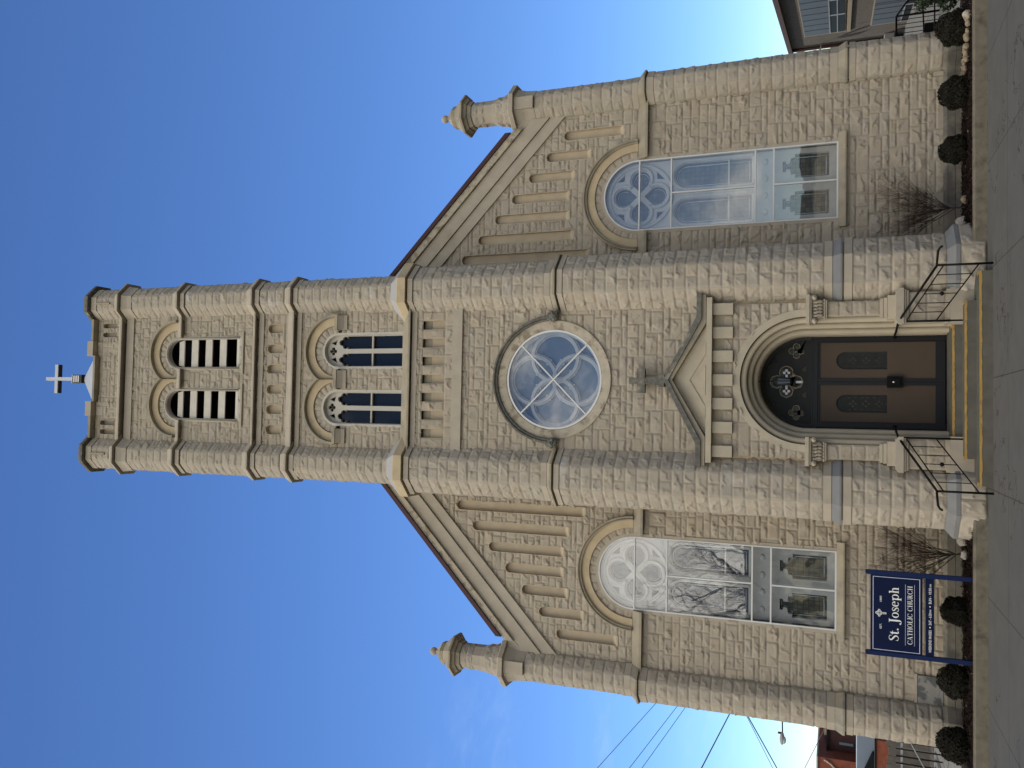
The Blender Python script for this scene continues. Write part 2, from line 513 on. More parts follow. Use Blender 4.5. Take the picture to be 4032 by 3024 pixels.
class MB:
    def __init__(s):
        s.v, s.f, s.sm = [], [], []

    def add(s, vs, fs, smooth=False):
        k = len(s.v)
        s.v += [tuple(p) for p in vs]
        s.f += [tuple(i + k for i in f) for f in fs]
        s.sm += [smooth] * len(fs)
        return s

    def box(s, x0, x1, y0, y1, z0, z1):
        vs = [(x0, y0, z0), (x1, y0, z0), (x1, y1, z0), (x0, y1, z0), (x0, y0, z1), (x1, y0, z1), (x1, y1, z1), (x0, y1, z1)]
        return s.add(vs, [(0, 3, 2, 1), (4, 5, 6, 7), (0, 1, 5, 4), (1, 2, 6, 5), (2, 3, 7, 6), (3, 0, 4, 7)])

    def prism(s, poly, y0, y1):
        """polygon in XZ pushed along Y"""
        n = len(poly)
        a = sum(poly[i][0] * poly[(i + 1) % n][1] - poly[(i + 1) % n][0] * poly[i][1] for i in range(n))
        if a < 0:
            poly = poly[::-1]
        vs = [(p[0], y0, p[1]) for p in poly] + [(p[0], y1, p[1]) for p in poly]
        fs = [tuple(range(n)), tuple(range(2 * n - 1, n - 1, -1))]
        fs += [((i + 1) % n, i, n + i, n + (i + 1) % n) for i in range(n)]
        return s.add(vs, fs)

    def profx(s, prof, x0, x1):
        """profile in (y,z) pushed along X, closed"""
        n = len(prof)
        vs = [(x0, p[0], p[1]) for p in prof] + [(x1, p[0], p[1]) for p in prof]
        fs = [tuple(range(n)), tuple(range(2 * n - 1, n - 1, -1))]
        fs += [((i + 1) % n, i, n + i, n + (i + 1) % n) for i in range(n)]
        return s.add(vs, fs)

    def arch(s, prof, cx, cz, a0=0.0, a1=math.pi, n=40, jamb=None, closed=True, smooth=False):
        """profile of (r, y) swept round an arch, with optional straight jambs down to z = jamb"""
        st = []
        if jamb is not None:
            st.append([(cx + r, y, jamb) for r, y in prof])
        for i in range(n + 1):
            a = a0 + (a1 - a0) * i / n
            st.append([(cx + r * math.cos(a), y, cz + r * math.sin(a)) for r, y in prof])
        if jamb is not None:
            st.append([(cx - r, y, jamb) for r, y in prof])
        m = len(prof)
        vs = [p for q in st for p in q]
        fs = []
        for i in range(len(st) - 1):
            for j in range(m if closed else m - 1):
                k = (j + 1) % m
                fs.append((i * m + j, (i + 1) * m + j, (i + 1) * m + k, i * m + k))
        full = abs((a1 - a0) - 2 * math.pi) < 1e-6
        if closed and not full:
            fs.append(tuple(range(m)))
            fs.append(tuple(range(len(vs) - 1, len(vs) - m - 1, -1)))
        return s.add(vs, fs, smooth)

    def octo(s, rings, cap=True):
        """stack of octagons: (z, w, cx, cy)"""
        vs, fs = [], []
        for z, w, cx, cy in rings:
            for k in range(8):
                a = R(22.5 + 45 * k)
                vs.append((cx + 1.3066 * w * math.cos(a), cy + 1.3066 * w * math.sin(a), z))
        for i in range(len(rings) - 1):
            for k in range(8):
                l = (k + 1) % 8
                fs.append((i * 8 + k, i * 8 + l, i * 8 + 8 + l, i * 8 + 8 + k))
        if cap:
            fs.append(tuple(range(7, -1, -1)))
            n = len(rings) * 8
            fs.append(tuple(range(n - 8, n)))
        return s.add(vs, fs)

    def tube(s, pts, r, n=6, smooth=True, cap=True):
        pts = [Vector(p) for p in pts]
        rs = r if isinstance(r, (list, tuple)) else [r] * len(pts)
        vs, fs = [], []
        ref = Vector((0, 0, 1))
        for i, p in enumerate(pts):
            d = (pts[min(i + 1, len(pts) - 1)] - pts[max(i - 1, 0)]).normalized()
            if abs(d.dot(ref)) > 0.95:
                e1 = d.cross(Vector((1, 0, 0))).normalized()
            else:
                e1 = d.cross(ref).normalized()
            e2 = d.cross(e1)
            for k in range(n):
                a = 2 * math.pi * k / n
                vs.append(p + (e1 * math.cos(a) + e2 * math.sin(a)) * rs[i])
        for i in range(len(pts) - 1):
            for k in range(n):
                l = (k + 1) % n
                fs.append((i * n + k, i * n + n + k, i * n + n + l, i * n + l))
        if cap:
            fs.append(tuple(range(n)))
            fs.append(tuple(range(len(vs) - 1, len(vs) - n - 1, -1)))
        return s.add(vs, fs, smooth)

    def lathe(s, prof, cx, cy, n=16, smooth=True):
        vs = [(cx + r * math.cos(2 * math.pi * k / n), cy + r * math.sin(2 * math.pi * k / n), z) for r, z in prof for k in range(n)]
        fs = []
        for i in range(len(prof) - 1):
            for k in range(n):
                l = (k + 1) % n
                fs.append((i * n + k, i * n + l, i * n + n + l, i * n + n + k))
        return s.add(vs, fs, smooth)

    def ball(s, c, r, nu=12, nv=8, sq=(1, 1, 1)):
        vs, fs = [], []
        for i in range(nv + 1):
            t = math.pi * i / nv
            for k in range(nu):
                a = 2 * math.pi * k / nu
                vs.append((c[0] + r * sq[0] * math.sin(t) * math.cos(a), c[1] + r * sq[1] * math.sin(t) * math.sin(a), c[2] + r * sq[2] * math.cos(t)))
        for i in range(nv):
            for k in range(nu):
                l = (k + 1) % nu
                fs.append((i * nu + k, (i + 1) * nu + k, (i + 1) * nu + l, i * nu + l))
        return s.add(vs, fs, True)

    def build(s, name, material, parent=None, world=True):
        me = bpy.data.meshes.new(name)
        me.from_pydata([tuple(v) for v in s.v], [], s.f)
        me.polygons.foreach_set('use_smooth', s.sm)
        me.update()
        return link(name, me, material, parent, world)


def disc(cx, cz, r, n=40, a0=0.0, a1=2 * math.pi):
    full = abs(a1 - a0 - 2 * math.pi) < 1e-6
    return [(cx + r * math.cos(a0 + (a1 - a0) * i / n), cz + r * math.sin(a0 + (a1 - a0) * i / n)) for i in range(n if full else n + 1)]


def archpoly(cx, hw, zb, zs, r=None, n=20):
    """round-headed opening"""
    r = r or hw
    return [(cx - hw, zb), (cx + hw, zb)] + [(cx + hw * math.cos(math.pi * i / n), zs + r * math.sin(math.pi * i / n)) for i in range(n + 1)]


def foil(cx, cz, R0, r, n, rot=0.0, m=10):
    """outline of an n-foil: n circles radius r at distance R0"""
    pts = []
    half = math.pi - math.acos(max(-1, min(1, (R0 * math.sin(math.pi / n)) / r))) if R0 * math.sin(math.pi / n) < r else math.pi / 2
    span = math.pi / n + math.acos(min(1, R0 * math.sin(math.pi / n) / r)) if False else None
    for k in range(n):
        a = rot + 2 * math.pi * k / n
        # cusp where neighbouring circles meet
        d = R0 * math.sin(math.pi / n)
        h = math.sqrt(max(r * r - d * d, 0))
        rc = R0 * math.cos(math.pi / n) + h
        cusp = Vector((rc * math.cos(a + math.pi / n), rc * math.sin(a + math.pi / n)))
        c = Vector((R0 * math.cos(a), R0 * math.sin(a)))
        e = (cusp - c)
        b = math.atan2(e.y, e.x) - a
        for i in range(m):
            t = a - b + 2 * b * i / m
            pts.append((cx + c.x + r * math.cos(t), cz + c.y + r * math.sin(t)))
    return pts


def plate_mesh(outlines, y0, y1, name='plate'):
    """flat plate in XZ with holes, thickness along Y from y0 (front) to y1"""
    cu = bpy.data.curves.new(name, 'CURVE')
    cu.dimensions = '2D'
    cu.fill_mode = 'BOTH'
    cu.extrude = (y1 - y0) / 2
    for o in outlines:
        sp = cu.splines.new('POLY')
        sp.points.add(len(o) - 1)
        for i, p in enumerate(o):
            sp.points[i].co = (p[0], p[1], 0, 1)
        sp.use_cyclic_u = True
    ob = bpy.data.objects.new(name, cu)
    me = bpy.data.meshes.new_from_object(ob)
    bpy.data.objects.remove(ob)
    bpy.data.curves.remove(cu)
    n = len(me.vertices)
    co = np.empty(n * 3, np.float32)
    me.vertices.foreach_get('co', co)
    co = co.reshape(-1, 3)
    new = np.stack([co[:, 0], (y0 + y1) / 2 - co[:, 2], co[:, 1]], 1)
    me.vertices.foreach_set('co', new.ravel())
    me.update()
    return me


def plate(name, outlines, y0, y1, material, parent):
    return link(name, plate_mesh(outlines, y0, y1), material, parent)


# ---------------- rock-faced masonry as real relief
def vnoise(x, y, seed=0):
    xi = np.floor(x).astype(np.int64)
    yi = np.floor(y).astype(np.int64)
    fx = x - xi
    fy = y - yi
    fx = fx * fx * (3 - 2 * fx)
    fy = fy * fy * (3 - 2 * fy)

    def h(a, b):
        k = (a * 374761393 + b * 668265263 + seed * 974711) & 0xffffffff
        k = ((k ^ (k >> 13)) * 1274126177) & 0xffffffff
        return ((k ^ (k >> 16)) & 0xffff) / 65535.0
    return (h(xi, yi) * (1 - fx) + h(xi + 1, yi) * fx) * (1 - fy) + (h(xi, yi + 1) * (1 - fx) + h(xi + 1, yi + 1) * fx) * fy


def layout_wall(u0, u1, z0, z1):
    """broken ashlar: units of two courses, split in varied ways"""
    bl = []
    z = z0
    while z < z1 - 0.02:
        H = rng.choice([0.28, 0.30, 0.33])
        if z1 - z < H * 1.4:
            H = z1 - z
        u = u0 - rng.uniform(0, 0.4)
        while u < u1:
            kind = rng.random()
            w = rng.uniform(0.36, 0.85)
            if kind < 0.09:
                w = rng.uniform(0.24, 0.36)
                bl.append((u, u + w, z, z + H))
            else:
                sp = rng.choice([0.5, 0.5, 0.36, 0.64, 0.32, 0.68]) * H
                for a, b in ((z, z + sp), (z + sp, z + H)):
                    if w > 0.44 and rng.random() < 0.72:
                        c = u + w * rng.uniform(0.38, 0.62)
                        bl.append((u, c, a, b))
                        bl.append((c, u + w, a, b))
                    else:
                        bl.append((u, u + w, a, b))
            u += w
        z += H
    return bl


def layout_course(u0, u1, z0, z1, ch=0.205, split=0.5, phase=0):
    bl = []
    n = max(1, round((z1 - z0) / ch))
    h = (z1 - z0) / n
    for i in range(n):
        if (i + phase) % 2 == 0 and split:
            c = u0 + (u1 - u0) * rng.uniform(0.42, 0.58)
            bl += [(u0, c, z0 + i * h, z0 + i * h + h), (c, u1, z0 + i * h, z0 + i * h + h)]
        else:
            bl.append((u0, u1, z0 + i * h, z0 + i * h + h))
    return bl


def rock_height(us, zs, blocks, amp=1.0, seed=0, joint=0.0075):
    """height above the wall plane on a grid, plus a tint and a hue per stone"""
    U, Z = np.meshgrid(us, zs, indexing='ij')
    Hh = np.full(U.shape, -0.006)
    T = np.full(U.shape, 0.30)
    Q = np.full(U.shape, 0.5)
    n1 = vnoise(U * 16 + 3, Z * 16 + 7, seed + 1)
    n2 = vnoise(U * 34, Z * 34, seed + 2)
    n3 = vnoise(U * 7 + 31, Z * 7, seed + 3)
    wx = (n1 - 0.5) * 0.04 + (n2 - 0.5) * 0.030
    wz = (vnoise(U * 14 + 90, Z * 14 + 40, seed + 4) - 0.5) * 0.05
    for (a, b, c, d) in blocks:
        i0, i1 = np.searchsorted(us, a), np.searchsorted(us, b)
        j0, j1 = np.searchsorted(zs, c), np.searchsorted(zs, d)
        if i1 <= i0 or j1 <= j0:
            continue
        sl = (slice(i0, i1), slice(j0, j1))
        u, z = U[sl], Z[sl]
        w, h = b - a, d - c
        base = rng.uniform(0.010, 0.017)
        f = np.full(u.shape, base) + (n3[sl] - 0.5) * 0.008
        px, pz = u - (a + b) / 2 + wx[sl] * 0.7, z - (c + d) / 2 + wz[sl] * 0.7
        for k in range(rng.integers(1, 4)):      # pitched edges
            th = rng.uniform(0, 2 * math.pi)
            nx, nz = math.cos(th), math.sin(th)
            ext = 0.5 * (w * abs(nx) + h * abs(nz))
            r0 = rng.uniform(0.5, 0.95) * ext
            f = np.minimum(f, base - rng.uniform(0.15, 0.5) * np.maximum(0, px * nx + pz * nz - r0))
        # pitched-face ledges: the face swells towards an irregular line and breaks off sharply beneath it
        for k in range(1 + int(w > 0.30) + int(h > 0.26)):
            th = rng.normal(-math.pi / 2, 0.5) if rng.random() < 0.75 else rng.uniform(0, 2 * math.pi)
            nx, nz = math.cos(th), math.sin(th)
            ext = 0.5 * (w * abs(nx) + h * abs(nz))
            l = px * nx + pz * nz
            m = -px * nz + pz * nx
            sd_ = int(rng.integers(1, 1 << 20))
            wob = (vnoise(m * 13 + sd_, m * 0 + sd_, sd_) - 0.5) * 0.9 * ext + (vnoise(m * 34, m * 0 + 3, sd_) - 0.5) * 0.035
            l0 = rng.uniform(-0.15, 0.45) * ext + wob
            L0 = rng.uniform(0.5, 1.3) * ext
            mc = rng.uniform(-0.5, 0.5) * (w + h) * 0.4
            win = np.clip(1.4 - np.abs(m - mc) / rng.uniform(0.05, 0.14), 0, 1)
            rise = rng.uniform(0.012, 0.029)
            f = f + np.where(l < l0, rise * np.clip(1 + (l - l0) / L0, 0, 1), 0.0) * win
        for k in range(rng.integers(0, 3)):
            sx, sz = rng.uniform(-0.42, 0.42) * w, rng.uniform(-0.45, 0.25) * h
            ra, rb = rng.uniform(0.02, 0.06), rng.uniform(0.015, 0.035)
            q = ((px - sx) / ra) ** 2 + ((pz - sz) / rb) ** 2
            f = np.where(q < 1, f - rng.uniform(0.008, 0.016) * np.clip(0.4 + 0.6 * (pz - sz) / rb, 0.05, 1), f)
        f = np.maximum(f, 0.003) * amp + (n2[sl] - 0.5) * 0.004
        e = np.minimum(np.minimum(u - a, b - u), np.minimum(z - c, d - z))
        t = np.clip((e - joint) / 0.010, 0, 1)
        Hh[sl] = -0.006 + (f + 0.006) * t
        tv = np.clip(rng.normal(0.6, 0.10), 0, 1)
        T[sl] = np.where(e < joint, 0.0, tv)
        Q[sl] = np.clip(rng.normal(0.5, 0.16), 0, 1)
    return U, Z, Hh, T, Q


def grid_mesh(name, P, T, Q, keep=None):
    """P: (nu, nv, 3) points -> quad mesh with per-vertex tint"""
    nu, nv = P.shape[:2]
    idx = np.arange(nu * nv).reshape(nu, nv)
    F = np.stack([idx[:-1, :-1], idx[1:, :-1], idx[1:, 1:], idx[:-1, 1:]], -1).reshape(-1, 4)
    if keep is not None:
        F = F[keep.reshape(-1)]
    used, inv = np.unique(F, return_inverse=True)
    V = P.reshape(-1, 3)[used]
    return raw_mesh(name, V, inv.reshape(-1, 4), T.reshape(-1)[used], Q.reshape(-1)[used])


def raw_mesh(name, V, F, T=None, Q=None):
    me = bpy.data.meshes.new(name)
    me.vertices.add(len(V))
    me.vertices.foreach_set('co', np.asarray(V, np.float32).ravel())
    k = F.shape[1]
    me.loops.add(F.size)
    me.loops.foreach_set('vertex_index', F.astype(np.int32).ravel())
    me.polygons.add(len(F))
    me.polygons.foreach_set('loop_start', np.arange(0, F.size, k, dtype=np.int32))
    me.polygons.foreach_set('loop_total', np.full(len(F), k, np.int32))
    if T is not None:
        for nm, A in (('tint', T), ('hue', Q)):
            at = me.attributes.new(nm, 'FLOAT', 'POINT')
            at.data.foreach_set('value', np.asarray(A, np.float32))
    me.update(calc_edges=True)
    me.validate()
    return me


def join_raw(name, parts):
    Vs, Fs, Ts, Qs, k = [], [], [], [], 0
    for V, F, T, Q in parts:
        Vs.append(V); Fs.append(F + k); Ts.append(T); Qs.append(Q)
        k += len(V)
    return raw_mesh(name, np.concatenate(Vs), np.concatenate(Fs), np.concatenate(Ts), np.concatenate(Qs))


G = 0.0145


def rock_wall(name, x0, x1, z0, z1, y, parent, blocks=None, keepf=None, amp=0.86, seed=0, mat_='rock', g=G):
    us = np.linspace(x0, x1, int((x1 - x0) / g) + 2)
    zs = np.linspace(z0, z1, int((z1 - z0) / g) + 2)
    U, Z, Hh, T, Q = rock_height(us, zs, blocks or layout_wall(x0, x1, z0, z1), amp, seed)
    yy = y(Z) if callable(y) else y
    P = np.stack([U, yy - Hh, Z], -1)
    keep = None
    if keepf is not None:
        uc = (U[:-1, :-1] + U[1:, 1:]) / 2
        zc = (Z[:-1, :-1] + Z[1:, 1:]) / 2
        keep = keepf(uc, zc)
    return link(name, grid_mesh(name, P, T, Q, keep), mat_, parent)


def rock_octo_parts(stages, faces=(4, 5, 6, 7, 0), ch=0.205, seed=0, amp=1.0, g=0.016):
    """stages: (z0, z1, w, cx, cy); face k has its outward normal at 45*k degrees"""
    parts = []
    for si, (z0, z1, w, cx, cy) in enumerate(stages):
        ap = 1.2071 * w
        for k in faces:
            a = R(45 * k)
            n = np.array([math.cos(a), math.sin(a)])
            t = np.array([-math.sin(a), math.cos(a)])
            us = np.linspace(0, w, max(4, int(w / g)))
            zs = np.linspace(z0, z1, max(4, int((z1 - z0) / g)))
            U, Z, Hh, T, Q = rock_height(us, zs, layout_course(0, w, z0, z1, ch, 0.5 if w > 0.38 else 0, k), amp, seed + k + si * 9)
            edge = np.minimum(U, w - U)
            Hh = np.where(Hh > 0, Hh * np.clip(edge / 0.035, 0.25, 1), Hh * np.clip(edge / 0.02, 0.5, 1))
            px = cx + n[0] * (ap + Hh) + t[0] * (U - w / 2)
            py = cy + n[1] * (ap + Hh) + t[1] * (U - w / 2)
            P = np.stack([px, py, Z], -1)
            nu, nv = U.shape
            idx = np.arange(nu * nv).reshape(nu, nv)
            F = np.stack([idx[:-1, :-1], idx[1:, :-1], idx[1:, 1:], idx[:-1, 1:]], -1).reshape(-1, 4)
            parts.append((P.reshape(-1, 3), F, T.reshape(-1), Q.reshape(-1)))
    return parts


def rock_ring(name, cx, cz, r0, r1, y, parent, n=13, seed=0, amp=0.8, mat_='rock', a0=0.0, a1=math.pi):
    """radial rough voussoirs"""
    us = np.linspace(a0, a1, int((a1 - a0) * r1 / 0.02))
    vs = np.linspace(r0, r1, max(5, int((r1 - r0) / 0.02)))
    rm = (r0 + r1) / 2
    bl = []
    for i in range(n):
        bl.append((a0 * rm + (a1 - a0) * rm * i / n, a0 * rm + (a1 - a0) * rm * (i + 1) / n, r0, r1))
    U, V, Hh, T, Q = rock_height(us * rm, vs, bl, amp, seed)
    A = U / rm
    P = np.stack([cx + V * np.cos(A), y - Hh, cz + V * np.sin(A)], -1)[::-1]
    return link(name, grid_mesh(name, P, T[::-1], Q[::-1]), mat_, parent)

# ================================================================== setting
def sheet(name, x0, x1, y0, y1, z, material):
    o = MB().add([(x0, y0, z), (x1, y0, z), (x1, y1, z), (x0, y1, z)], [(0, 1, 2, 3)]).build(name, material)
    return tag(o, kind='structure')


sheet('ground', -400, 400, -400, 400, -0.06, 'grass')
sheet('street', -200, 200, -22.0, -5.2, -0.03, 'asphalt')
sheet('far_pavement', -200, 200, -27.0, -22.0, 0.0, 'sidewalk')
sheet('sidewalk', -40, 40, -5.2, -0.54, 0.0, 'sidewalk')
sheet('yard_paving', -60, 60, -0.54, 60, -0.004, 'sidewalk')

kb = MB()
for x0, x1 in ((-14, -1.62), (1.62, 14)):
    kb.profx([(-0.545, -0.02), (-0.395, -0.02), (-0.395, 0.185), (-0.53, 0.19), (-0.545, 0.165)], x0, x1)
tag(kb.build('kerb', 'kerb'), kind='structure')


def bed(x0, x1):
    xs = np.linspace(x0, x1, int((x1 - x0) / 0.05))
    ys = np.linspace(-0.40, 1.3, 34)
    X, Y = np.meshgrid(xs, ys, indexing='ij')
    Zz = 0.165 + 0.03 * (vnoise(X * 6, Y * 6, 5) - 0.5) + 0.03 * (vnoise(X * 22, Y * 22, 6) - 0.5) - 0.02 * np.clip(Y, 0, 1)
    return np.stack([X, Y, Zz], -1)


beds = []
for x0, x1 in ((-14, -1.75), (1.75, 14)):
    P = bed(x0, x1)
    idx = np.arange(P.shape[0] * P.shape[1]).reshape(P.shape[:2])
    F = np.stack([idx[:-1, :-1], idx[1:, :-1], idx[1:, 1:], idx[:-1, 1:]], -1).reshape(-1, 4)
    z = np.zeros(len(P.reshape(-1, 3)))
    beds.append((P.reshape(-1, 3), F, z, z))
tag(link('planting_bed', join_raw('planting_bed', beds), 'mulch'), kind='structure')


def chips(n, mname, oname, size, seed):
    r = np.random.default_rng(seed)
    sx = np.where(r.random(n) < 0.5, -1, 1)
    x = sx * r.uniform(1.8, 7.0, n)
    y = r.uniform(-0.38, 1.0, n)
    z = 0.172 - 0.02 * np.clip(y, 0, 1) + r.uniform(0, 0.025, n)
    a = r.uniform(0, 2 * np.pi, n)
    tl = r.uniform(-0.6, 0.6, n)
    L, W = size * r.uniform(0.6, 1.6, n), size * 0.35 * r.uniform(0.6, 1.4, n)
    d = np.stack([np.cos(a) * np.cos(tl), np.sin(a) * np.cos(tl), np.sin(tl)], -1)
    e = np.stack([-np.sin(a), np.cos(a), r.uniform(-0.5, 0.5, n)], -1)
    c = np.stack([x, y, z], -1)
    V = np.stack([c - d * L[:, None] - e * W[:, None], c + d * L[:, None] - e * W[:, None],
                  c + d * L[:, None] + e * W[:, None], c - d * L[:, None] + e * W[:, None]], 1).reshape(-1, 3)
    F = np.arange(4 * n).reshape(-1, 4)
    z0 = np.zeros(4 * n)
    o = link(oname, raw_mesh(oname, V, F, z0, z0), mname)
    return tag(o, kind='stuff')


chips(9000, 'chip', 'mulch', 0.022, 1)
chips(170, 'palechip', 'leaf_litter', 0.016, 2)

# ================================================================== the church
church = tag(empty('church'), 'tan rock-faced limestone church with a tall square bell tower and two gabled wings', 'church')


def bands(name, specs, parent, material='smooth'):
    """horizontal courses: (x0, x1, [(y, z) profile])"""
    for x0, x1, prof in specs:
        MB().profx(prof, x0, x1).build(name, material, parent)


# ---- solid bodies behind the faces
body = MB()
body.box(-1.6, 1.6, 0.75, 3.25, 0.0, 18.3)
body.build('tower_core', 'void', church)
side = MB()
side.box(-1.64, -1.601, 0.35, 3.3, 0, 18.2).box(1.601, 1.64, 0.35, 3.3, 0, 18.2).box(-1.6, 1.6, 3.251, 3.3, 0, 18.2)
side.build('tower_side_wall', 'smooth', church)

# ---- tower front, upper part (plane y = 0)
BEL = (-0.585, 0.585)
LAN = (-0.60, 0.60)
NICHE6 = [-1.105 + 0.442 * k for k in range(6)]


def keep_upper(u, z):
    k = np.ones(u.shape, bool)
    for c in BEL:
        du = np.abs(u - c)
        k &= ~((du < 0.378) & (z > 14.56) & (z < 16.28))
        k &= ~(((u - c) ** 2 + (z - 16.28) ** 2 < 0.535 ** 2) & (z >= 16.2))
    for c in LAN:
        du = np.abs(u - c)
        k &= ~((du < 0.375) & (z < 12.0))
        k &= ~(((u - c) ** 2 + (z - 11.99) ** 2 < 0.55 ** 2) & (z >= 11.9))
    for c in NICHE6:
        k &= ~((np.abs(u - c) < 0.10) & (z > 13.40) & (z < 13.70))
        k &= ~(((u - c) ** 2 + (z - 13.70) ** 2 < 0.105 ** 2) & (z >= 13.68))
    return k


rock_wall('tower_wall', -1.47, 1.47, 10.36, 17.75, 0.0, church, keepf=keep_upper, seed=10)


def keep_lower(u, z):
    k = np.ones(u.shape, bool)
    k &= ~(u ** 2 + (z - 7.13) ** 2 < 1.09 ** 2)
    k &= ~((np.abs(u) < 1.25) & (z < 4.4))
    for i in range(-3, 4):
        k &= ~((np.abs(u - 0.361 * i) < 0.092) & (z > 9.41) & (z < 9.90))
    return k


rock_wall('tower_wall', -1.60, 1.60, 0.2, 9.05, -0.12, church, keepf=keep_lower, seed=20)
rock_wall('tower_wall', -1.60, 1.60, 9.20, 10.06, -0.15, church, keepf=keep_lower, seed=30,
          blocks=layout_course(-1.6, -0.4, 9.2, 9.41, 0.2) + layout_course(-0.4, 0.5, 9.2, 9.41, 0.2) + layout_course(0.5, 1.6, 9.2, 9.41, 0.2)
          + [(0.361 * (i + 0.5) - 0.089, 0.361 * (i + 0.5) + 0.089, 9.42, 9.90) for i in range(-5, 5)]
          + layout_wall(-1.6, 1.6, 9.90, 10.06))

# recesses between the pendant blocks
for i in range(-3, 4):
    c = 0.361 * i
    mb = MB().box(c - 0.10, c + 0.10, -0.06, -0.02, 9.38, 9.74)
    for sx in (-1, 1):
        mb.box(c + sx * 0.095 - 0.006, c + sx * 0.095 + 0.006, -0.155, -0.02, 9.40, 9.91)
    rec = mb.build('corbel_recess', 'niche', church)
    MB().box(c - 0.10, c + 0.10, -0.063, -0.02, 9.742, 9.92).build('upper_shade_tone', 'wash', rec)  # upper part toned darker to stand for the overhang's shade

# six small round-headed niches
mb = MB()
for c in NICHE6:
    mb.prism(archpoly(c, 0.118, 13.36, 13.70), 0.085, 0.11)
    mb.arch([(0.098, -0.012), (0.098, 0.09), (0.112, 0.09), (0.112, -0.012)], c, 13.70, n=16, jamb=13.39)
    mb.profx([(-0.02, 13.37), (-0.02, 13.39), (0.09, 13.43), (0.09, 13.37)], c - 0.098, c + 0.098)
mb.build('small_niche', 'niche', church)

# horizontal courses of the tower
X1 = 1.45
tw = [(-X1, X1, [(-0.045, 12.905), (-0.045, 13.01), (0.05, 13.01), (0.05, 12.905)]),
      (-X1, X1, [(-0.15, 13.04), (-0.15, 13.075), (-0.03, 13.27), (0.05, 13.27), (0.05, 13.085), (-0.120, 13.085), (-0.120, 13.04)]),
      (-X1, X1, [(-0.045, 13.895), (-0.045, 14.015), (0.05, 14.015), (0.05, 13.895)]),
      (-X1, X1, [(-0.15, 14.05), (-0.15, 14.085), (-0.03, 14.2), (0.05, 14.2), (0.05, 14.095), (-0.120, 14.095), (-0.120, 14.05)]),
      (-X1, X1, [(-0.045, 17.64), (-0.05, 17.85), (0.05, 17.85), (0.05, 17.64)])]
bands('string_course', tw, church)
bands('string_course', [(-X1, X1, [(-0.18, 17.88), (-0.18, 17.93), (-0.03, 18.12), (0.05, 18.12), (0.05, 17.925), (-0.150, 17.925), (-0.150, 17.88)])], church)
# course at the springing of the belfry arches, between the openings
sp = []
for a, b in ((-X1, -0.945), (-0.225, 0.225), (0.945, X1)):
    sp.append((a, b, [(-0.13, 16.135), (-0.13, 16.17), (-0.04, 16.315), (0.05, 16.315), (0.05, 16.180), (-0.100, 16.180), (-0.100, 16.135)]))
bands('string_course', sp, church)
# sill course under the lancets, sloping back to the thinner wall
bands('window_sill_course', [(-1.5, 1.5, [(-0.255, 10.15), (-0.255, 10.19), (-0.02, 10.44), (0.08, 10.44), (0.08, 10.20), (-0.22, 10.20), (-0.22, 10.15)])], church, 'wash')
bands('string_course', [(-1.55, 1.55, [(-0.175, 10.03), (-0.175, 10.145), (0.0, 10.145), (0.0, 10.03)]),
                        (-1.6, 1.6, [(-0.185, 9.025), (-0.185, 9.235), (0.0, 9.235), (0.0, 9.025)])], church)

# thin apron lines beneath the belfry openings
mb = MB()
for c in BEL:
    mb.box(c - 0.47, c + 0.47, -0.043, 0.02, 14.44, 14.485)
mb.build('belfry_apron', 'smooth', church)

# belfry openings
for c in BEL:
    fr = MB()
    fr.arch([(0.315, -0.02), (0.385, -0.02), (0.385, 0.10), (0.315, 0.10)], c, 16.28, n=28, jamb=14.56)
    fr.box(c - 0.36, c + 0.36, -0.02, 0.45, 14.50, 14.565)
    o = fr.build('belfry_opening', 'cream', church)
    ROLL = MB()
    ROLL.arch([(0.345 + 0.022 * math.cos(t), -0.022 + 0.022 * math.sin(t)) for t in np.linspace(0, 2 * math.pi, 8, endpoint=False)], c, 16.28, n=28, jamb=14.56, smooth=True)
    ROLL.build('moulding', 'smooth', o)
    for i in range(5):
        zb = 14.565 + 0.402 * i
        lv = MB()
        hw = 0.312
        if i == 4:
            lv.prism([(c - 0.31, zb + 0.02), (c + 0.31, zb + 0.02), (c + 0.27, zb + 0.165), (c - 0.27, zb + 0.165)], 0.06, 0.09)
        else:
            lv.profx([(0.035, zb), (0.06, zb), (0.06, zb + 0.165), (0.20, zb + 0.30), (0.185, zb + 0.315), (0.035, zb + 0.185)] if i else
                     [(0.03, zb), (0.06, zb), (0.09, zb + 0.13), (0.06, zb + 0.13)], c - hw, c + hw)
        lv.build('louver', 'louver', o)
    bk = MB()  # near-black lining paints in the shade of the arch head
    bk.arch([(0.318, 0.101), (0.38, 0.101), (0.38, 0.45), (0.318, 0.45)], c, 16.28, n=28, jamb=14.56)
    bk.prism(archpoly(c, 0.315, 14.56, 16.28), 0.40, 0.43)
    bk.build('dark_backing', 'void', o)


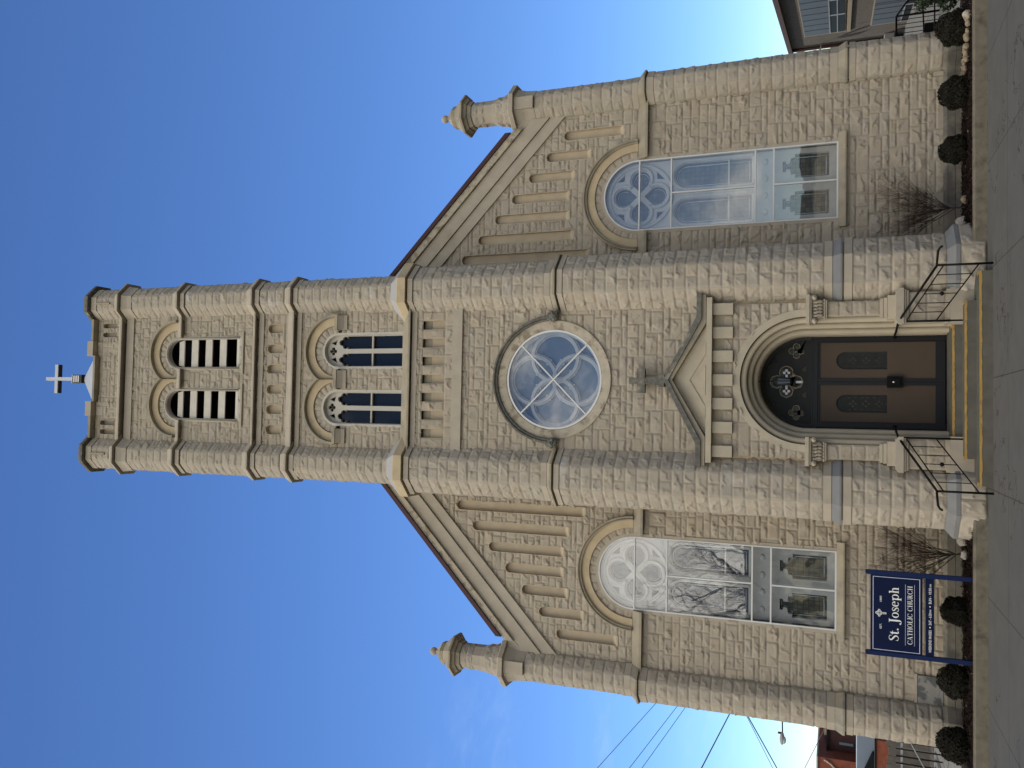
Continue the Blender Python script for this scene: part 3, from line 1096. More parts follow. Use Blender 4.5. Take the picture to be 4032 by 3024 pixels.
def double_hood(name, centers, cz, ri, ro, zc, parent):
    """two meeting round arches: warm voussoirs and a projecting outer roll, cut where they meet at x = 0"""
    mbv, mbr = MB(), MB()
    for c in centers:
        s = 1 if c > 0 else -1
        am = math.acos(min(1, abs(c) / ro))
        # angles measured so that the inner end stops at the centre line
        for mbx, r0, r1, y0 in ((mbv, ri, ro - 0.05, -0.05), (mbr, ro - 0.045, ro + 0.008, -0.135)):
            rmid = (r0 + r1) / 2
            n = 40
            pts = []
            st = []
            for i in range(n + 1):
                a = math.pi * i / n
                row = []
                for r, y in ((r0, y0), (r1, y0), (r1, 0.05), (r0, 0.05)):
                    x = c + r * math.cos(a)
                    if x * s < 0.004:
                        x = 0.004 * s
                    row.append((x, y, cz + r * math.sin(a)))
                st.append(row)
            vs = [p for q in st for p in q]
            fs = []
            for i in range(n):
                for j in range(4):
                    k = (j + 1) % 4
                    fs.append((i * 4 + j, i * 4 + 4 + j, i * 4 + 4 + k, i * 4 + k))
            fs += [(0, 1, 2, 3), (n * 4 + 3, n * 4 + 2, n * 4 + 1, n * 4)]
            mbx.add(vs, fs)
    o = mbv.build(name, 'warm', parent)
    mbr.build('outer_roll', 'wash', o)
    return o


double_hood('twin_arch_moulding', BEL, 16.30, 0.53, 0.755, 0, church)
double_hood('twin_arch_moulding', LAN, 12.0, 0.545, 0.765, 0, church)
# drooping block where the two arches meet
for zc, zb in ((16.72, 16.32), (12.42, 12.0)):
    MB().prism([(-0.10, zb), (0.10, zb), (0.045, zb + 0.2), (0.0, zc), (-0.045, zb + 0.2)], -0.045, 0.05).build('arch_springer', 'warm', church)
for i, c in enumerate(BEL):
    rock_ring('rough_voussoirs', c, 16.28, 0.35, 0.55, -0.005, church, n=11, seed=40 + i)
for i, c in enumerate(LAN):
    rock_ring('rough_voussoirs', c, 11.99, 0.36, 0.56, -0.005, church, n=11, seed=44 + i)

# impost blocks of the lancet arches
for x0, x1 in ((-1.36, -1.03), (-0.20, 0.20), (1.03, 1.36)):
    im = MB()
    im.profx([(-0.16, 11.93), (-0.16, 12.0), (0.05, 12.0), (0.05, 11.93)], x0, x1)
    o = im.build('impost_block', 'wash', church)
    im = MB()
    im.profx([(-0.145, 11.925), (0.05, 11.925), (0.05, 11.76), (-0.05, 11.76), (-0.055, 11.79), (-0.065, 11.83), (-0.10, 11.875)],
             x0 + 0.015, x1 - 0.015)
    im.build('cove', 'smooth', o)

# lancet windows
for c in LAN:
    w = MB()
    w.arch([(0.332, -0.015), (0.385, -0.015), (0.385, 0.30), (0.332, 0.30)], c, 11.99, n=28, jamb=10.44)
    o = w.build('lancet_window', 'cream', church)
    hl = 0.133
    holes = []
    for s in (-1, 1):
        cx = c + s * 0.182
        zs = 11.86
        lob = [(cx - hl, 11.83), (cx - hl, 10.50), (cx + hl, 10.50), (cx + hl, 11.83)]
        # trefoil head
        for (ox, oz, r, a0, a1) in ((0.070, 0.02, 0.063, -70, 95), (0.0, 0.105, 0.062, 15, 165), (-0.070, 0.02, 0.063, 85, 250)):
            for t in np.linspace(R(a0), R(a1), 9):
                lob.append((cx + ox + r * math.cos(t), zs + oz + r * math.sin(t)))
        holes.append(lob)
    holes.append(foil(c, 12.17, 0.048, 0.042, 4))
    for s in (-1, 1):
        holes.append([(c + s * 0.125, 12.11), (c + s * 0.25, 12.07), (c + s * 0.17, 12.22)])
    plate('tracery', [archpoly(c, 0.335, 10.44, 11.99)] + holes, 0.09, 0.15, 'cream', o)
    MB().box(c - 0.315, c + 0.315, 0.105, 0.15, 11.20, 11.235).build('glazing_bar', 'cream', o)
    MB().prism(archpoly(c, 0.331, 10.45, 11.99), 0.17, 0.18).build('glass', 'darkglass', o)

# ---- parapet
def keep_par(u, z):
    k = np.ones(u.shape, bool)
    for cx in (-1.27, -1.055, 1.055, 1.27):
        k &= ~((np.abs(u - cx) < 0.06) & (z > 18.2) & (z < 18.58))
        k &= ~(((u - cx) ** 2 + (z - 18.58) ** 2 < 0.062 ** 2) & (z >= 18.56))
    k &= ~((np.abs(u) < 0.54) & (z > 18.72))
    return k


rock_wall('parapet', -1.47, 1.47, 18.08, 18.80, 0.0, church, keepf=keep_par, seed=50)
pb = MB()
pb.box(-1.6, 1.6, 0.10, 0.40, 18.0, 18.70)
pb.box(-1.6, -1.35, 0.4, 3.2, 18.0, 18.75).box(1.35, 1.6, 0.4, 3.2, 18.0, 18.75).box(-1.35, 1.35, 2.95, 3.2, 18.0, 18.75)
for cx in (-1.27, -1.055, 1.055, 1.27):
    pb.arch([(0.058, -0.015), (0.058, 0.1), (0.07, 0.1), (0.07, -0.015)], cx, 18.58, n=12, jamb=18.2)
pb.build('parapet', 'smooth', church)
pc = MB()
pc.profx([(-0.14, 18.73), (-0.14, 18.79), (0.15, 18.86), (0.45, 18.79), (0.45, 18.73)], -0.55, 0.55)
for a, b in ((-1.42, -0.895), (0.895, 1.42)):
    pc.profx([(-0.15, 18.80), (-0.15, 18.87), (-0.08, 18.93), (0.42, 18.93), (0.42, 18.80)], a, b)
pc.build('parapet_coping', 'wash', church)
for a, b in ((-0.895, -0.545), (0.545, 0.895)):
    m_ = MB().box(a + 0.02, b - 0.02, -0.012, 0.30, 18.15, 18.785).build('merlon', 'smooth', church)
    rock_wall('merlon_rough_face', a + 0.02, b - 0.02, 18.12, 18.78, -0.014, m_, seed=55)
    MB().profx([(-0.16, 18.79), (-0.16, 18.97), (-0.06, 19.06), (0.36, 19.06), (0.36, 18.79)], a, b).build('merlon_cap', 'smooth', m_)

# ---- metal cap roof and cross on the tower
TCY = 1.2
cap = MB()
hb = 0.56
cap.add([(-hb, TCY - hb, 19.44), (hb, TCY - hb, 19.44), (hb, TCY + hb, 19.44), (-hb, TCY + hb, 19.44),
         (-hb, TCY - hb, 19.62), (hb, TCY - hb, 19.62), (hb, TCY + hb, 19.62), (-hb, TCY + hb, 19.62), (0.03, TCY, 20.60)],
        [(0, 1, 5, 4), (1, 2, 6, 5), (2, 3, 7, 6), (3, 0, 4, 7), (4, 5, 8), (5, 6, 8), (6, 7, 8), (7, 4, 8), (3, 2, 1, 0)])
capo = cap.build('cap_roof', 'zinc', church)
MB().box(-0.53, 0.53, TCY - 0.53, TCY + 0.53, 18.3, 19.44).build('roof_drum', 'wash', capo)
cxx = 0.045
cb = MB().box(cxx - 0.11, cxx + 0.11, TCY - 0.11, TCY + 0.11, 20.56, 20.87)
cbo = cb.build('cross_base', 'doorframe', church)
lv = MB()
for i in range(3):
    lv.box(cxx - 0.085, cxx + 0.085, TCY - 0.125, TCY - 0.105, 20.63 + 0.075 * i, 20.675 + 0.075 * i)
lv.box(cxx - 0.115, cxx + 0.115, TCY - 0.115, TCY + 0.115, 20.872, 20.89)
lv.build('louver', 'white', cbo)
MB().box(cxx - 0.045, cxx + 0.045, TCY - 0.05, TCY + 0.05, 20.892, 21.90).box(cxx - 0.38, cxx - 0.0455, TCY - 0.055, TCY + 0.055, 21.47, 21.575) \
    .box(cxx + 0.0455, cxx + 0.38, TCY - 0.055, TCY + 0.055, 21.47, 21.575).build('tower_cross', 'zinc', church)
for xa, xb in ((-0.38, -0.05), (0.05, 0.38)):  # dark strips added beneath the arms, shade put into their colour
    MB().box(cxx + xa, cxx + xb, TCY - 0.056, TCY + 0.056, 21.44, 21.469).build('cross_underside_shade', 'doorframe', cbo)

# ---- corner turrets of the tower
def ring_course(z0, z1, w0, w1, cx, cy):
    return [(z0, w0, cx, cy), (z1, w1, cx, cy)]


for s in (-1, 1):
    def cen(x, front, w):
        return (s * x, front + 1.2071 * w)
    L1 = cen(1.815, -0.46, 0.46)
    L2 = cen(1.805, -0.42, 0.44)
    L3 = cen(1.775, -0.34, 0.42)
    U1 = (s * 1.78, 0.15)
    w_u = 0.295
    st = [(0.02, 0.37, 0.55, *cen(1.82, -0.56, 0.55)), (0.54, 1.92, 0.455, *L1), (2.35, 6.90, 0.435, *L2), (7.28, 10.06, 0.415, *L3),
          (10.55, 12.92, w_u, *U1), (13.27, 13.90, w_u, *U1), (14.20, 15.97, w_u, *U1), (16.32, 17.57, w_u, *U1), (18.10, 18.66, w_u, *U1)]
    seed = 100 if s < 0 else 160
    faces = (4, 5, 6, 7, 0)
    parts = rock_octo_parts(st[:1], faces, 0.35, seed) + rock_octo_parts(st[1:4], faces, 0.208, seed + 20, amp=0.8) + rock_octo_parts(st[4:], faces, 0.2, seed + 40, amp=0.85)
    tur = link('tower_turret', join_raw('tower_turret', parts), 'rock2', church)
    core = PB('turret_core', 'smooth', tur)
    core.octo([(0.0, 0.42, *L1), (2.06, 0.42, *L1), (2.2, 0.405, *L2), (7.02, 0.405, *L2), (7.15, 0.385, *L3), (10.38, 0.385, *L3)])
    core.octo([(10.4, 0.27, *U1), (18.9, 0.27, *U1)])
    for (z0, z1, w, cx, cy) in st:
        core.octo([(z0, w - 0.012, cx, cy), (z1, w - 0.012, cx, cy)])
    b = PB('turret_course', 'smooth', tur)
    # lower weathered courses
    b.octo([(1.92, 0.475, *L1), (2.045, 0.475, *L1)])
    b.octo([(2.225, 0.455, *L2), (2.35, 0.45, *L2)])
    b.octo([(6.90, 0.452, *L2), (7.0, 0.452, *L2)])
    b.octo([(7.165, 0.43, *L3), (7.28, 0.43, *L3)])
    b.octo([(10.06, 0.445, *L3), (10.16, 0.455, *L3)])
    for z in (13.04, 14.05, 16.135):
        b.octo([(z - 0.14, w_u + 0.02, *U1), (z - 0.035, w_u + 0.02, *U1)])
        b.octo([(z, w_u + 0.075, *U1), (z + 0.04, w_u + 0.075, *U1), (z + 0.20, w_u + 0.012, *U1)])
    b.octo([(17.57, w_u + 0.015, *U1), (17.70, w_u + 0.02, *U1), (17.80, w_u + 0.04, *U1), (17.845, w_u + 0.05, *U1)])
    b.octo([(17.885, w_u + 0.105, *U1), (17.93, w_u + 0.105, *U1), (18.10, w_u + 0.005, *U1)])
    b.octo([(18.66, w_u + 0.015, *U1), (18.83, w_u + 0.015, *U1)])
    b = PB('turret_offset', 'grey', tur)
    b.octo([(0.37, 0.565, *cen(1.82, -0.575, 0.565)), (0.43, 0.565, *cen(1.82, -0.575, 0.565)), (0.545, 0.46, *L1)])
    b.octo([(2.07, 0.485, *L1), (2.10, 0.485, *L1), (2.225, 0.445, *L2)])
    b = MB()
    b.octo([(7.035, 0.478, *L2), (7.07, 0.478, *L2), (7.165, 0.42, *L3)])
    b.build('turret_offset', 'wash', tur)
    b = MB()
    b.octo([(10.195, 0.495, *L3), (10.37, 0.50, *L3), (10.39, 0.49, *L3)])
    b.build('turret_cornice', 'warm', tur)
    b = MB()
    b.octo([(10.392, 0.485, *L3), (10.64, w_u + 0.01, *U1)])
    b.build('turret_cap', 'cap', tur)
    b = MB()
    b.octo([(18.845, w_u + 0.09, *U1), (18.90, w_u + 0.095, *U1), (19.0, w_u + 0.06, *U1)])
    b.build('turret_coping', 'lichen', tur)
    sl = MB().box(s * 1.78 - 0.02, s * 1.78 + 0.02, -0.212 - 0.045, -0.15, 18.22, 18.67)
    sl.build('arrow_slit', 'wash', tur)

# ---- rose window
RZ = 7.13
ro = MB()
ro.arch([(0.905, -0.145), (0.94, -0.145), (0.94, -0.10), (0.905, -0.10)], 0, RZ, 0, 2 * math.pi, 96)
rose = ro.build('rose_window', 'white', church)
bars = MB()
for a in (R(45), R(135)):
    dx, dz = math.cos(a), math.sin(a)
    nx, nz = -dz * 0.013, dx * 0.013
    L_ = 0.91
    yo = 0.0 if a < 1 else 0.002
    bars.prism([(-dx * L_ + nx, RZ - dz * L_ + nz), (dx * L_ + nx, RZ + dz * L_ + nz), (dx * L_ - nx, RZ + dz * L_ - nz), (-dx * L_ - nx, RZ - dz * L_ - nz)],
               -0.150 - yo, -0.128 + yo)
bars.build('glazing_bar', 'white', rose)
MB().add([(x, -0.122, z) for x, z in disc(0, RZ, 0.91, 64)], [tuple(range(64))]).build('glass', 'glass', rose)
trm = MB()
prof = lambda r: [(r - 0.056, 0.02), (r - 0.050, -0.01), (r - 0.032, -0.012), (r - 0.024, -0.045), (r + 0.024, -0.045), (r + 0.032, -0.012), (r + 0.050, -0.01), (r + 0.056, 0.02)]
for k in range(4):
    a = math.pi / 2 * k
    yy = 0.0015 * k
    trm.arch([(r, y + yy) for r, y in prof(0.452)], 0.43 * math.cos(a), RZ + 0.43 * math.sin(a), 0, 2 * math.pi, 64)
trm.arch([(0.86, 0.03), (0.865, -0.03), (0.93, -0.06), (0.93, 0.03)], 0, RZ, 0, 2 * math.pi, 72)
# cusps along the four pointed leaves
for k in range(4):
    a = math.pi / 4 + math.pi / 2 * k
    for sgn in (-1, 1):
        ac = a + sgn * math.pi / 4
        c0 = Vector((0.43 * math.cos(ac), 0.43 * math.sin(ac)))
        for f in (0.52,):
            for side_ in (0, 1):
                p = Vector((math.cos(a), math.sin(a))) * (0.62 * f)
                d = (p - c0).normalized()
                q = c0 + d * (0.452 - 0.036 if side_ else 0.452 + 0.036)
                tip = c0 + d * (0.452 - 0.078 if side_ else 0.452 + 0.072)
                tn = Vector((-d.y, d.x)) * 0.035
                trm.prism([(q.x + tn.x, RZ + q.y + tn.y), (tip.x, RZ + tip.y), (q.x - tn.x, RZ + q.y - tn.y)], -0.028 + 0.001 * k, 0.015)
trm.build('tracery', 'tracery', rose)
MB().add([(x, 0.03, z) for x, z in disc(0, RZ, 0.95, 48)], [tuple(range(48))]).build('rose_pane', 'rosepane', rose)
rr = MB().arch([(0.935, -0.125), (0.955, -0.15), (1.10, -0.165), (1.115, -0.165), (1.115, -0.05), (0.935, 0.04)], 0, RZ, 0, 2 * math.pi, 96)
rr.build('stone_surround', 'oldwhite', church)
hd = MB()
hd.arch([(1.118, -0.10), (1.118, -0.20), (1.14, -0.215), (1.155, -0.195), (1.175, -0.23), (1.205, -0.23), (1.215, -0.20), (1.215, -0.10)], 0, RZ, R(4), R(176), 64)
hd.build('hood_moulding', 'lichen', church)
for s in (-1, 1):
    hdm = MB()
    r_ = random.Random(5 + s)
    hdm.ball((s * 1.19, -0.23, 7.12), 0.098, 14, 10, (0.92, 1.0, 1.12))
    for i in range(26):
        t, a = r_.uniform(0.3, 2.8), r_.uniform(math.pi, 2 * math.pi)
        hdm.ball((s * 1.19 + 0.085 * math.sin(t) * math.cos(a), -0.23 + 0.095 * math.sin(t) * math.sin(a), 7.12 + 0.105 * math.cos(t)), r_.uniform(0.018, 0.034), 7, 5)
    hdm.build('carved_label_stop', 'lichen', church)

# ---- stone cross over the portal
sc_ = MB()
yf = -0.30
sc_.box(-0.085, 0.03, yf - 0.05, yf + 0.05, 5.16, 5.34).box(-0.245, 0.19, yf - 0.052, yf + 0.052, 5.342, 5.485).box(-0.085, 0.03, yf - 0.05, yf + 0.05, 5.487, 5.63)
sc_.box(-0.10, 0.045, yf - 0.07, yf + 0.07, 5.09, 5.158).box(-0.13, 0.075, yf - 0.09, yf + 0.09, 4.99, 5.088)
sc_.build('stone_cross', 'lichen', church)

# ---- portal with its little gable
por = empty('portal', (0, 0, 0), church)
PX = -0.01
ped = MB()
def sw(pts, y0, y1, mbx):
    mbx.prism(pts, y0, y1)
for s in (-1, 1):
    ped.prism([(PX + s * 1.50, 4.345), (PX + s * 1.50, 4.43), (PX + s * 1.11, 4.43), (PX, 5.005), (PX, 4.915), (PX + s * 1.06, 4.345)], -0.42, -0.08)
ped.build('gable_coping', 'lichen', por)
ped = MB()
for s in (-1, 1):
    ped.prism([(PX + s * 1.485, 4.275), (PX + s * 1.485, 4.343), (PX + s * 1.06, 4.343), (PX, 4.912), (PX, 4.855), (PX + s * 0.99, 4.275)], -0.38, -0.08)
ped.build('under_moulding', 'wash', por)
tp = MB()
tp.prism([(PX - 0.99, 4.262), (PX + 0.99, 4.262), (PX, 4.853)], -0.27, -0.08)
tp.build('gable_field', 'porch', por)
tp = MB()
for s in (-1, 1):
    tp.prism([(PX + s * 0.67, 4.285), (PX, 4.68), (PX, 4.56), (PX + s * 0.46, 4.285)], -0.285, -0.26)
tp.prism([(PX - 0.26, 4.285), (PX + 0.26, 4.285), (PX, 4.47)], -0.30, -0.26)
tp.build('gable_relief', 'porch', por)
MB().box(PX - 1.43, PX + 1.43, -0.42, -0.08, 4.165, 4.258).build('cornice', 'porch', por)
bl = MB()
for k in range(-3, 4):
    bl.box(PX + 0.4105 * k - 0.098, PX + 0.4105 * k + 0.098, -0.345, -0.10, 3.82, 4.163)
bl.box(PX - 1.30, PX + 1.30, -0.235, -0.10, 3.99, 4.164)
bl.build('corbel_block', 'porch', por)
rock_wall('portal_rough_wall', PX - 1.305, PX + 1.305, 3.80, 3.99, -0.262, por, blocks=[(PX + 0.4105 * (k + .5) - 0.105, PX + 0.4105 * (k + .5) + 0.105, 3.82, 3.98) for k in range(-4, 4)], seed=61)


def keep_portal(u, z):
    return ((u - PX) ** 2 + (z - 2.63) ** 2 > 1.165 ** 2)


rock_wall('portal_rough_wall', PX - 1.305, PX + 1.305, 2.62, 3.82, -0.265, por, keepf=keep_portal, seed=62)
sp_ = MB()
for s in (-1, 1):
    a, b = sorted((PX + s * 1.300, PX + s * 1.46))
    MB().box(a, b, -0.19, -0.05, 0.4, 4.16).build('side_pilaster', 'warm', por)
    a, b = sorted((PX + s * 1.286, PX + s * 1.309))
    MB().box(a, b, -0.258, -0.10, 2.62, 3.985).build('portal_return', 'porch', por)
arch = MB()
pr = [(1.195, -0.10), (1.195, -0.285), (1.075, -0.285), (1.075, -0.255)]
def roll(rc, yc, r, a0, a1, n=7):
    return [(rc + r * math.cos(t), yc + r * math.sin(t)) for t in np.linspace(R(a0), R(a1), n)]
for i, (rc, yc) in enumerate(((1.025, -0.175), (0.945, -0.02), (0.865, 0.14))):
    pr += [(rc + 0.055, yc + 0.0), (rc + 0.046, yc + 0.115), (rc + 0.030, yc + 0.10)] + roll(rc - 0.005, yc, 0.052, 20, -190, 9) + [(rc - 0.035, yc + 0.05)]
pr += [(0.83, 0.26), (0.805, 0.30), (0.805, 0.66), (0.84, 0.72)]
arch.arch(pr, PX, 2.63, n=56, jamb=None, closed=False)
arch.build('arch_moulding', 'porch', por)
jb = MB()
for s in (-1, 1):
    pts = pr[3:]
    zs = [2.63, 1.36]
    vs = [(PX + s * r, y, z) for z in (2.63, 0.40) for r, y in pts]
    n = len(pts)
    MB().add(vs, [(j, j + 1, n + j + 1, n + j) for j in range(n - 1)]).build('jamb_shafts', 'porch', por)
pass
for s in (-1, 1):
    def bx(mbx, a, b, y0, y1, z0, z1):
        a, b = sorted((PX + s * a, PX + s * b))
        return mbx.box(a, b, y0, y1, z0, z1)
    cp = MB()
    bx(cp, 0.945, 1.42, -0.44, -0.05, 2.575, 2.635)
    bx(cp, 0.965, 1.405, -0.42, -0.05, 2.545, 2.568)
    bx(cp, 1.02, 1.345, -0.36, -0.05, 2.335, 2.36)
    bx(cp, 1.035, 1.33, -0.345, -0.05, 2.305, 2.33)
    co = cp.build('capital', 'porch', por)
    cv = MB()
    for e in (0.985, 1.375):
        cv.tube([(PX + s * e, -0.42, 2.50), (PX + s * e, -0.20, 2.50)], 0.042, 12)
        cv.tube([(PX + s * e, -0.425, 2.50), (PX + s * e, -0.40, 2.50)], 0.02, 8)
    a, b = sorted((PX + s * 1.0, PX + s * 1.365))
    bell = [(a + 0.01, 2.54), (b - 0.01, 2.54), (b - 0.03, 2.42), (b - 0.05, 2.36), (a + 0.05, 2.36), (a + 0.03, 2.42)]
    cv.prism(bell, -0.36, -0.08)
    rr_ = random.Random(3)
    for i in range(5):
        lx = a + 0.07 + i * (b - a - 0.14) / 4
        cv.tube([(lx, -0.345, 2.365), (lx + 0.01, -0.38, 2.42), (lx, -0.385, 2.47), (lx - 0.01, -0.40, 2.51)], [0.026, 0.032, 0.028, 0.014], 7)
    cv.build('carved_bell', 'oldwhite', co)
    # rough pier below the capital
    a, b = sorted((PX + s * 1.06, PX + s * 1.305))
    rock_wall('pier', a, b, 1.50, 2.31, -0.285, por, blocks=layout_course(a, b, 1.50, 2.31, 0.2, 0), amp=0.8, seed=70 + s)
    pp = MB()
    bx(pp, 1.0605, 1.3045, -0.283, -0.05, 1.48, 2.31)
    bx(pp, 1.03, 1.33, -0.33, -0.05, 1.455, 1.50)
    bx(pp, 1.02, 1.34, -0.345, -0.05, 1.395, 1.448)
    bx(pp, 0.985, 1.375, -0.37, -0.05, 1.275, 1.39)
    pp.build('pier_base', 'porch', por)
    pd = MB()
    a, b = sorted((PX + s * 0.90, PX + s * 1.47))
    pd.prism([(a, 1.16), (b, 1.16), (b, 1.235), (b - 0.05, 1.275), (a + 0.05, 1.275), (a, 1.235)], -0.50, -0.05)
    bx(pd, 0.92, 1.45, -0.47, -0.05, 1.125, 1.155)
    bx(pd, 0.935, 1.435, -0.45, -0.05, 1.09, 1.12)
    pdo = pd.build('pedestal', 'smooth', por)
    a, b = sorted((PX + s * 0.93, PX + s * 1.41))
    rock_wall('pedestal_rough_face', a, b, 0.56, 1.09, -0.40, pdo, blocks=[(a, (a + b) / 2, .56, .82), ((a + b) / 2, b, .56, .82), (a, b, .82, 1.09)], seed=80 + s)
    pp = MB()
    bx(pp, 0.9305, 1.4095, -0.398, -0.05, 0.55, 1.09)
    bx(pp, 0.90, 1.44, -0.43, -0.05, 0.50, 0.55)
    bx(pp, 0.88, 1.46, -0.46, -0.05, 0.02, 0.498)
    pp.build('pedestal_base', 'smooth', pdo)
# inner wall behind the orders, closing the gap round the door
cl = MB()
for s in (-1, 1):
    a, b = sorted((PX + s * 0.803, PX + s * 1.5))
    cl.box(a, b, 0.66, 0.72, 0.3, 4.3)
cl.build('inner_reveal', 'porch', por)
tl = plate('inner_reveal', [[(PX - 0.803, 2.5), (PX + 0.803, 2.5), (PX + 0.803, 4.2), (PX - 0.803, 4.2)], archpoly(PX, 0.79, 2.51, 2.60)], 0.70, 0.73, 'porch', por)

# ---- doors
DY = 0.64
dw = MB()
dw.box(-0.80, -0.712, DY - 0.06, DY + 0.05, 0.44, 2.55).box(0.712, 0.80, DY - 0.06, DY + 0.05, 0.44, 2.55)
dw.box(-0.711, 0.711, DY - 0.06, DY + 0.05, 2.465, 2.55)
dfo = dw.build('door_frame', 'doorframe', church)
MB().box(-0.80, 0.80, DY - 0.075, DY - 0.061, 2.545, 2.575).build('transom_bar', 'doorframe', dfo)
for s in (-1, 1):
    x0, x1 = (0.008, 0.710) if s > 0 else (-0.710, 0.004)
    px0, px1 = (0.062, 0.69) if s > 0 else (-0.69, -0.052)
    wc = 0.375 * s
    dl = MB()
    dl.box(x0, px0, DY - 0.04, DY + 0.03, 0.455, 2.46).box(px1, x1, DY - 0.04, DY + 0.03, 0.455, 2.46) if s > 0 else \
        dl.box(x0, px0, DY - 0.04, DY + 0.03, 0.455, 2.46).box(px1, x1, DY - 0.04, DY + 0.03, 0.455, 2.46)
    dl.box(px0 + 0.001, px1 - 0.001, DY - 0.04, DY + 0.03, 0.455, 0.60)
    dl.box(px0 + 0.001, px1 - 0.001, DY - 0.04, DY + 0.03, 2.435, 2.46)
    do = dl.build('door', 'doorframe', church)
    hole = archpoly(wc, 0.15, 1.345, 2.01)
    plate('door_panel', [[(px0, 0.6), (px1, 0.6), (px1, 2.435), (px0, 2.435)], hole], DY - 0.012, DY + 0.02, 'doorbrown', do)
    MB().prism(hole, DY + 0.004, DY + 0.014).build('window_pane', 'darkglass', do)
    gr = MB()
    gr.arch([(0.128, DY - 0.010), (0.152, DY - 0.018), (0.152, DY + 0.01), (0.128, DY + 0.01)], wc, 2.01, n=18, jamb=1.345)
    gr.box(wc - 0.128, wc + 0.128, DY - 0.012, DY + 0.005, 1.345, 1.375)
    ls = plate('pierced_screen', [archpoly(wc, 0.1285, 1.372, 2.01)] +
          [[(wc + ox + 0.026 * dx, oz + 0.03 * dz) for dx, dz in ((0, -1), (1, 0), (0, 1), (-1, 0))]
           for base in (1.47, 1.68, 1.89) for ox, oz in ((0, base + .045), (0.042, base), (-0.042, base), (0, base - .045))] +
          [[(wc + sg * 0.105 - 0.009, zz), (wc + sg * 0.105 + 0.009, zz), (wc + sg * 0.105 + 0.009, zz + 0.05), (wc + sg * 0.105 - 0.009, zz + 0.05)]
           for sg in (-1, 1) for zz in np.arange(1.42, 2.0, 0.10)], DY - 0.006, DY + 0.002, 'tymp', do)
    gr.build('window_surround', 'tymp', do)
hb_ = MB().box(-0.095, 0.10, DY - 0.09, DY - 0.042, 1.105, 1.35).box(-0.05, 0.055, DY - 0.12, DY - 0.091, 1.15, 1.30)
hbo = hb_.build('door_pull', 'iron', church)
MB().ball((0.0, DY - 0.122, 1.25), 0.016, 8, 6).build('keyhole', 'lockwhite', hbo)
MB().box(-0.80, 0.80, 0.35, DY + 0.05, 0.30, 0.438).build('threshold', 'doorframe', church)

# ---- tympanum over the doors
ty_holes = []
TZ0 = 2.99
crossf = foil(0.0, TZ0, 0.165, 0.118, 4, 0.0)
ty_holes.append(crossf)
for s in (-1, 1):
    ty_holes.append(foil(s * 0.55, 2.82, 0.075, 0.058, 4))
    ty_holes.append([(s * 0.47, 3.19), (s * 0.30, 3.30), (s * 0.36, 3.14)])
    ty_holes.append([(s * 0.30, 2.66), (s * 0.16, 2.66), (s * 0.23, 2.75)])
tyo = plate('tympanum', [archpoly(0, 0.80, 2.575, 2.63)] + ty_holes, DY - 0.03, DY + 0.02, 'tymp', church)
MB().prism(archpoly(0, 0.79, 2.58, 2.63), DY + 0.03, DY + 0.04).build('glass', 'darkglass', tyo)
fr = MB()
fr.arch([(0.735, DY - 0.07), (0.80, DY - 0.10), (0.80, DY - 0.031), (0.735, DY - 0.031)], 0, 2.63, n=48, jamb=2.575)
fr.box(-0.735, 0.735, DY - 0.05, DY - 0.031, 2.577, 2.64)
fr.build('arched_frame', 'tymp', tyo)
def foil_band(mbx, cx, cz, R0, r, w, y0, y1):
    o1 = foil(cx, cz, R0, r + w, 4)
    o2 = foil(cx, cz, R0, r, 4)
    return [o1, o2]
plate('quatrefoil_rim', foil_band(None, 0, TZ0, 0.165, 0.108, 0.016, 0, 0), DY - 0.045, DY - 0.031, 'wash', tyo)
plate('green_border', [foil(0, TZ0, 0.165, 0.104, 4), foil(0, TZ0, 0.165, 0.078, 4)], DY + 0.012, DY + 0.024, 'cyan', tyo)
for s in (-1, 1):
    plate('quatrefoil_rim', foil_band(None, s * 0.55, 2.82, 0.075, 0.052, 0.010, 0, 0), DY - 0.042, DY - 0.031, 'wash', tyo)
    plate('green_border', [disc(s * 0.55, 2.82, 0.066, 20), disc(s * 0.55, 2.82, 0.048, 20)], DY + 0.005, DY + 0.02, 'cyan', tyo)
    MB().prism(disc(s * 0.55, 2.82, 0.047, 16), DY + 0.008, DY + 0.02).build('glass_boss', 'redglass', tyo)
    MB().prism(foil(s * 0.165, TZ0, 0.045, 0.04, 4), DY + 0.004, DY + 0.022).build('glass_boss', 'redglass', tyo)
MB().prism(foil(0, TZ0 - 0.165, 0.045, 0.04, 4), DY + 0.004, DY + 0.022).build('glass_boss', 'redglass', tyo)
wc_ = MB()
yw0, yw1 = DY - 0.006, DY + 0.003
wc_.box(-0.021, 0.021, yw0, yw1, 2.70, 2.91)
for s in (-1, 1):
    a, b = sorted((s * 0.055, s * 0.135))
    wc_.box(a, b, yw0, yw1, TZ0 - 0.021, TZ0 + 0.021)
    for ox, oz in ((0.205, 0), (0.165, 0.038), (0.165, -0.038)):
        wc_.prism(disc(s * ox, TZ0 + oz, 0.027, 8), yw0, yw1)
wc_.build('white_cross', 'lockwhite', tyo)

# ---- gabled wings
GY = 1.185


def rake(x, k):
    return {0: 10.76, 1: 10.64, 2: 10.45, 3: 10.06, 4: 9.73}[k] - 0.932 * (x - 3.0)


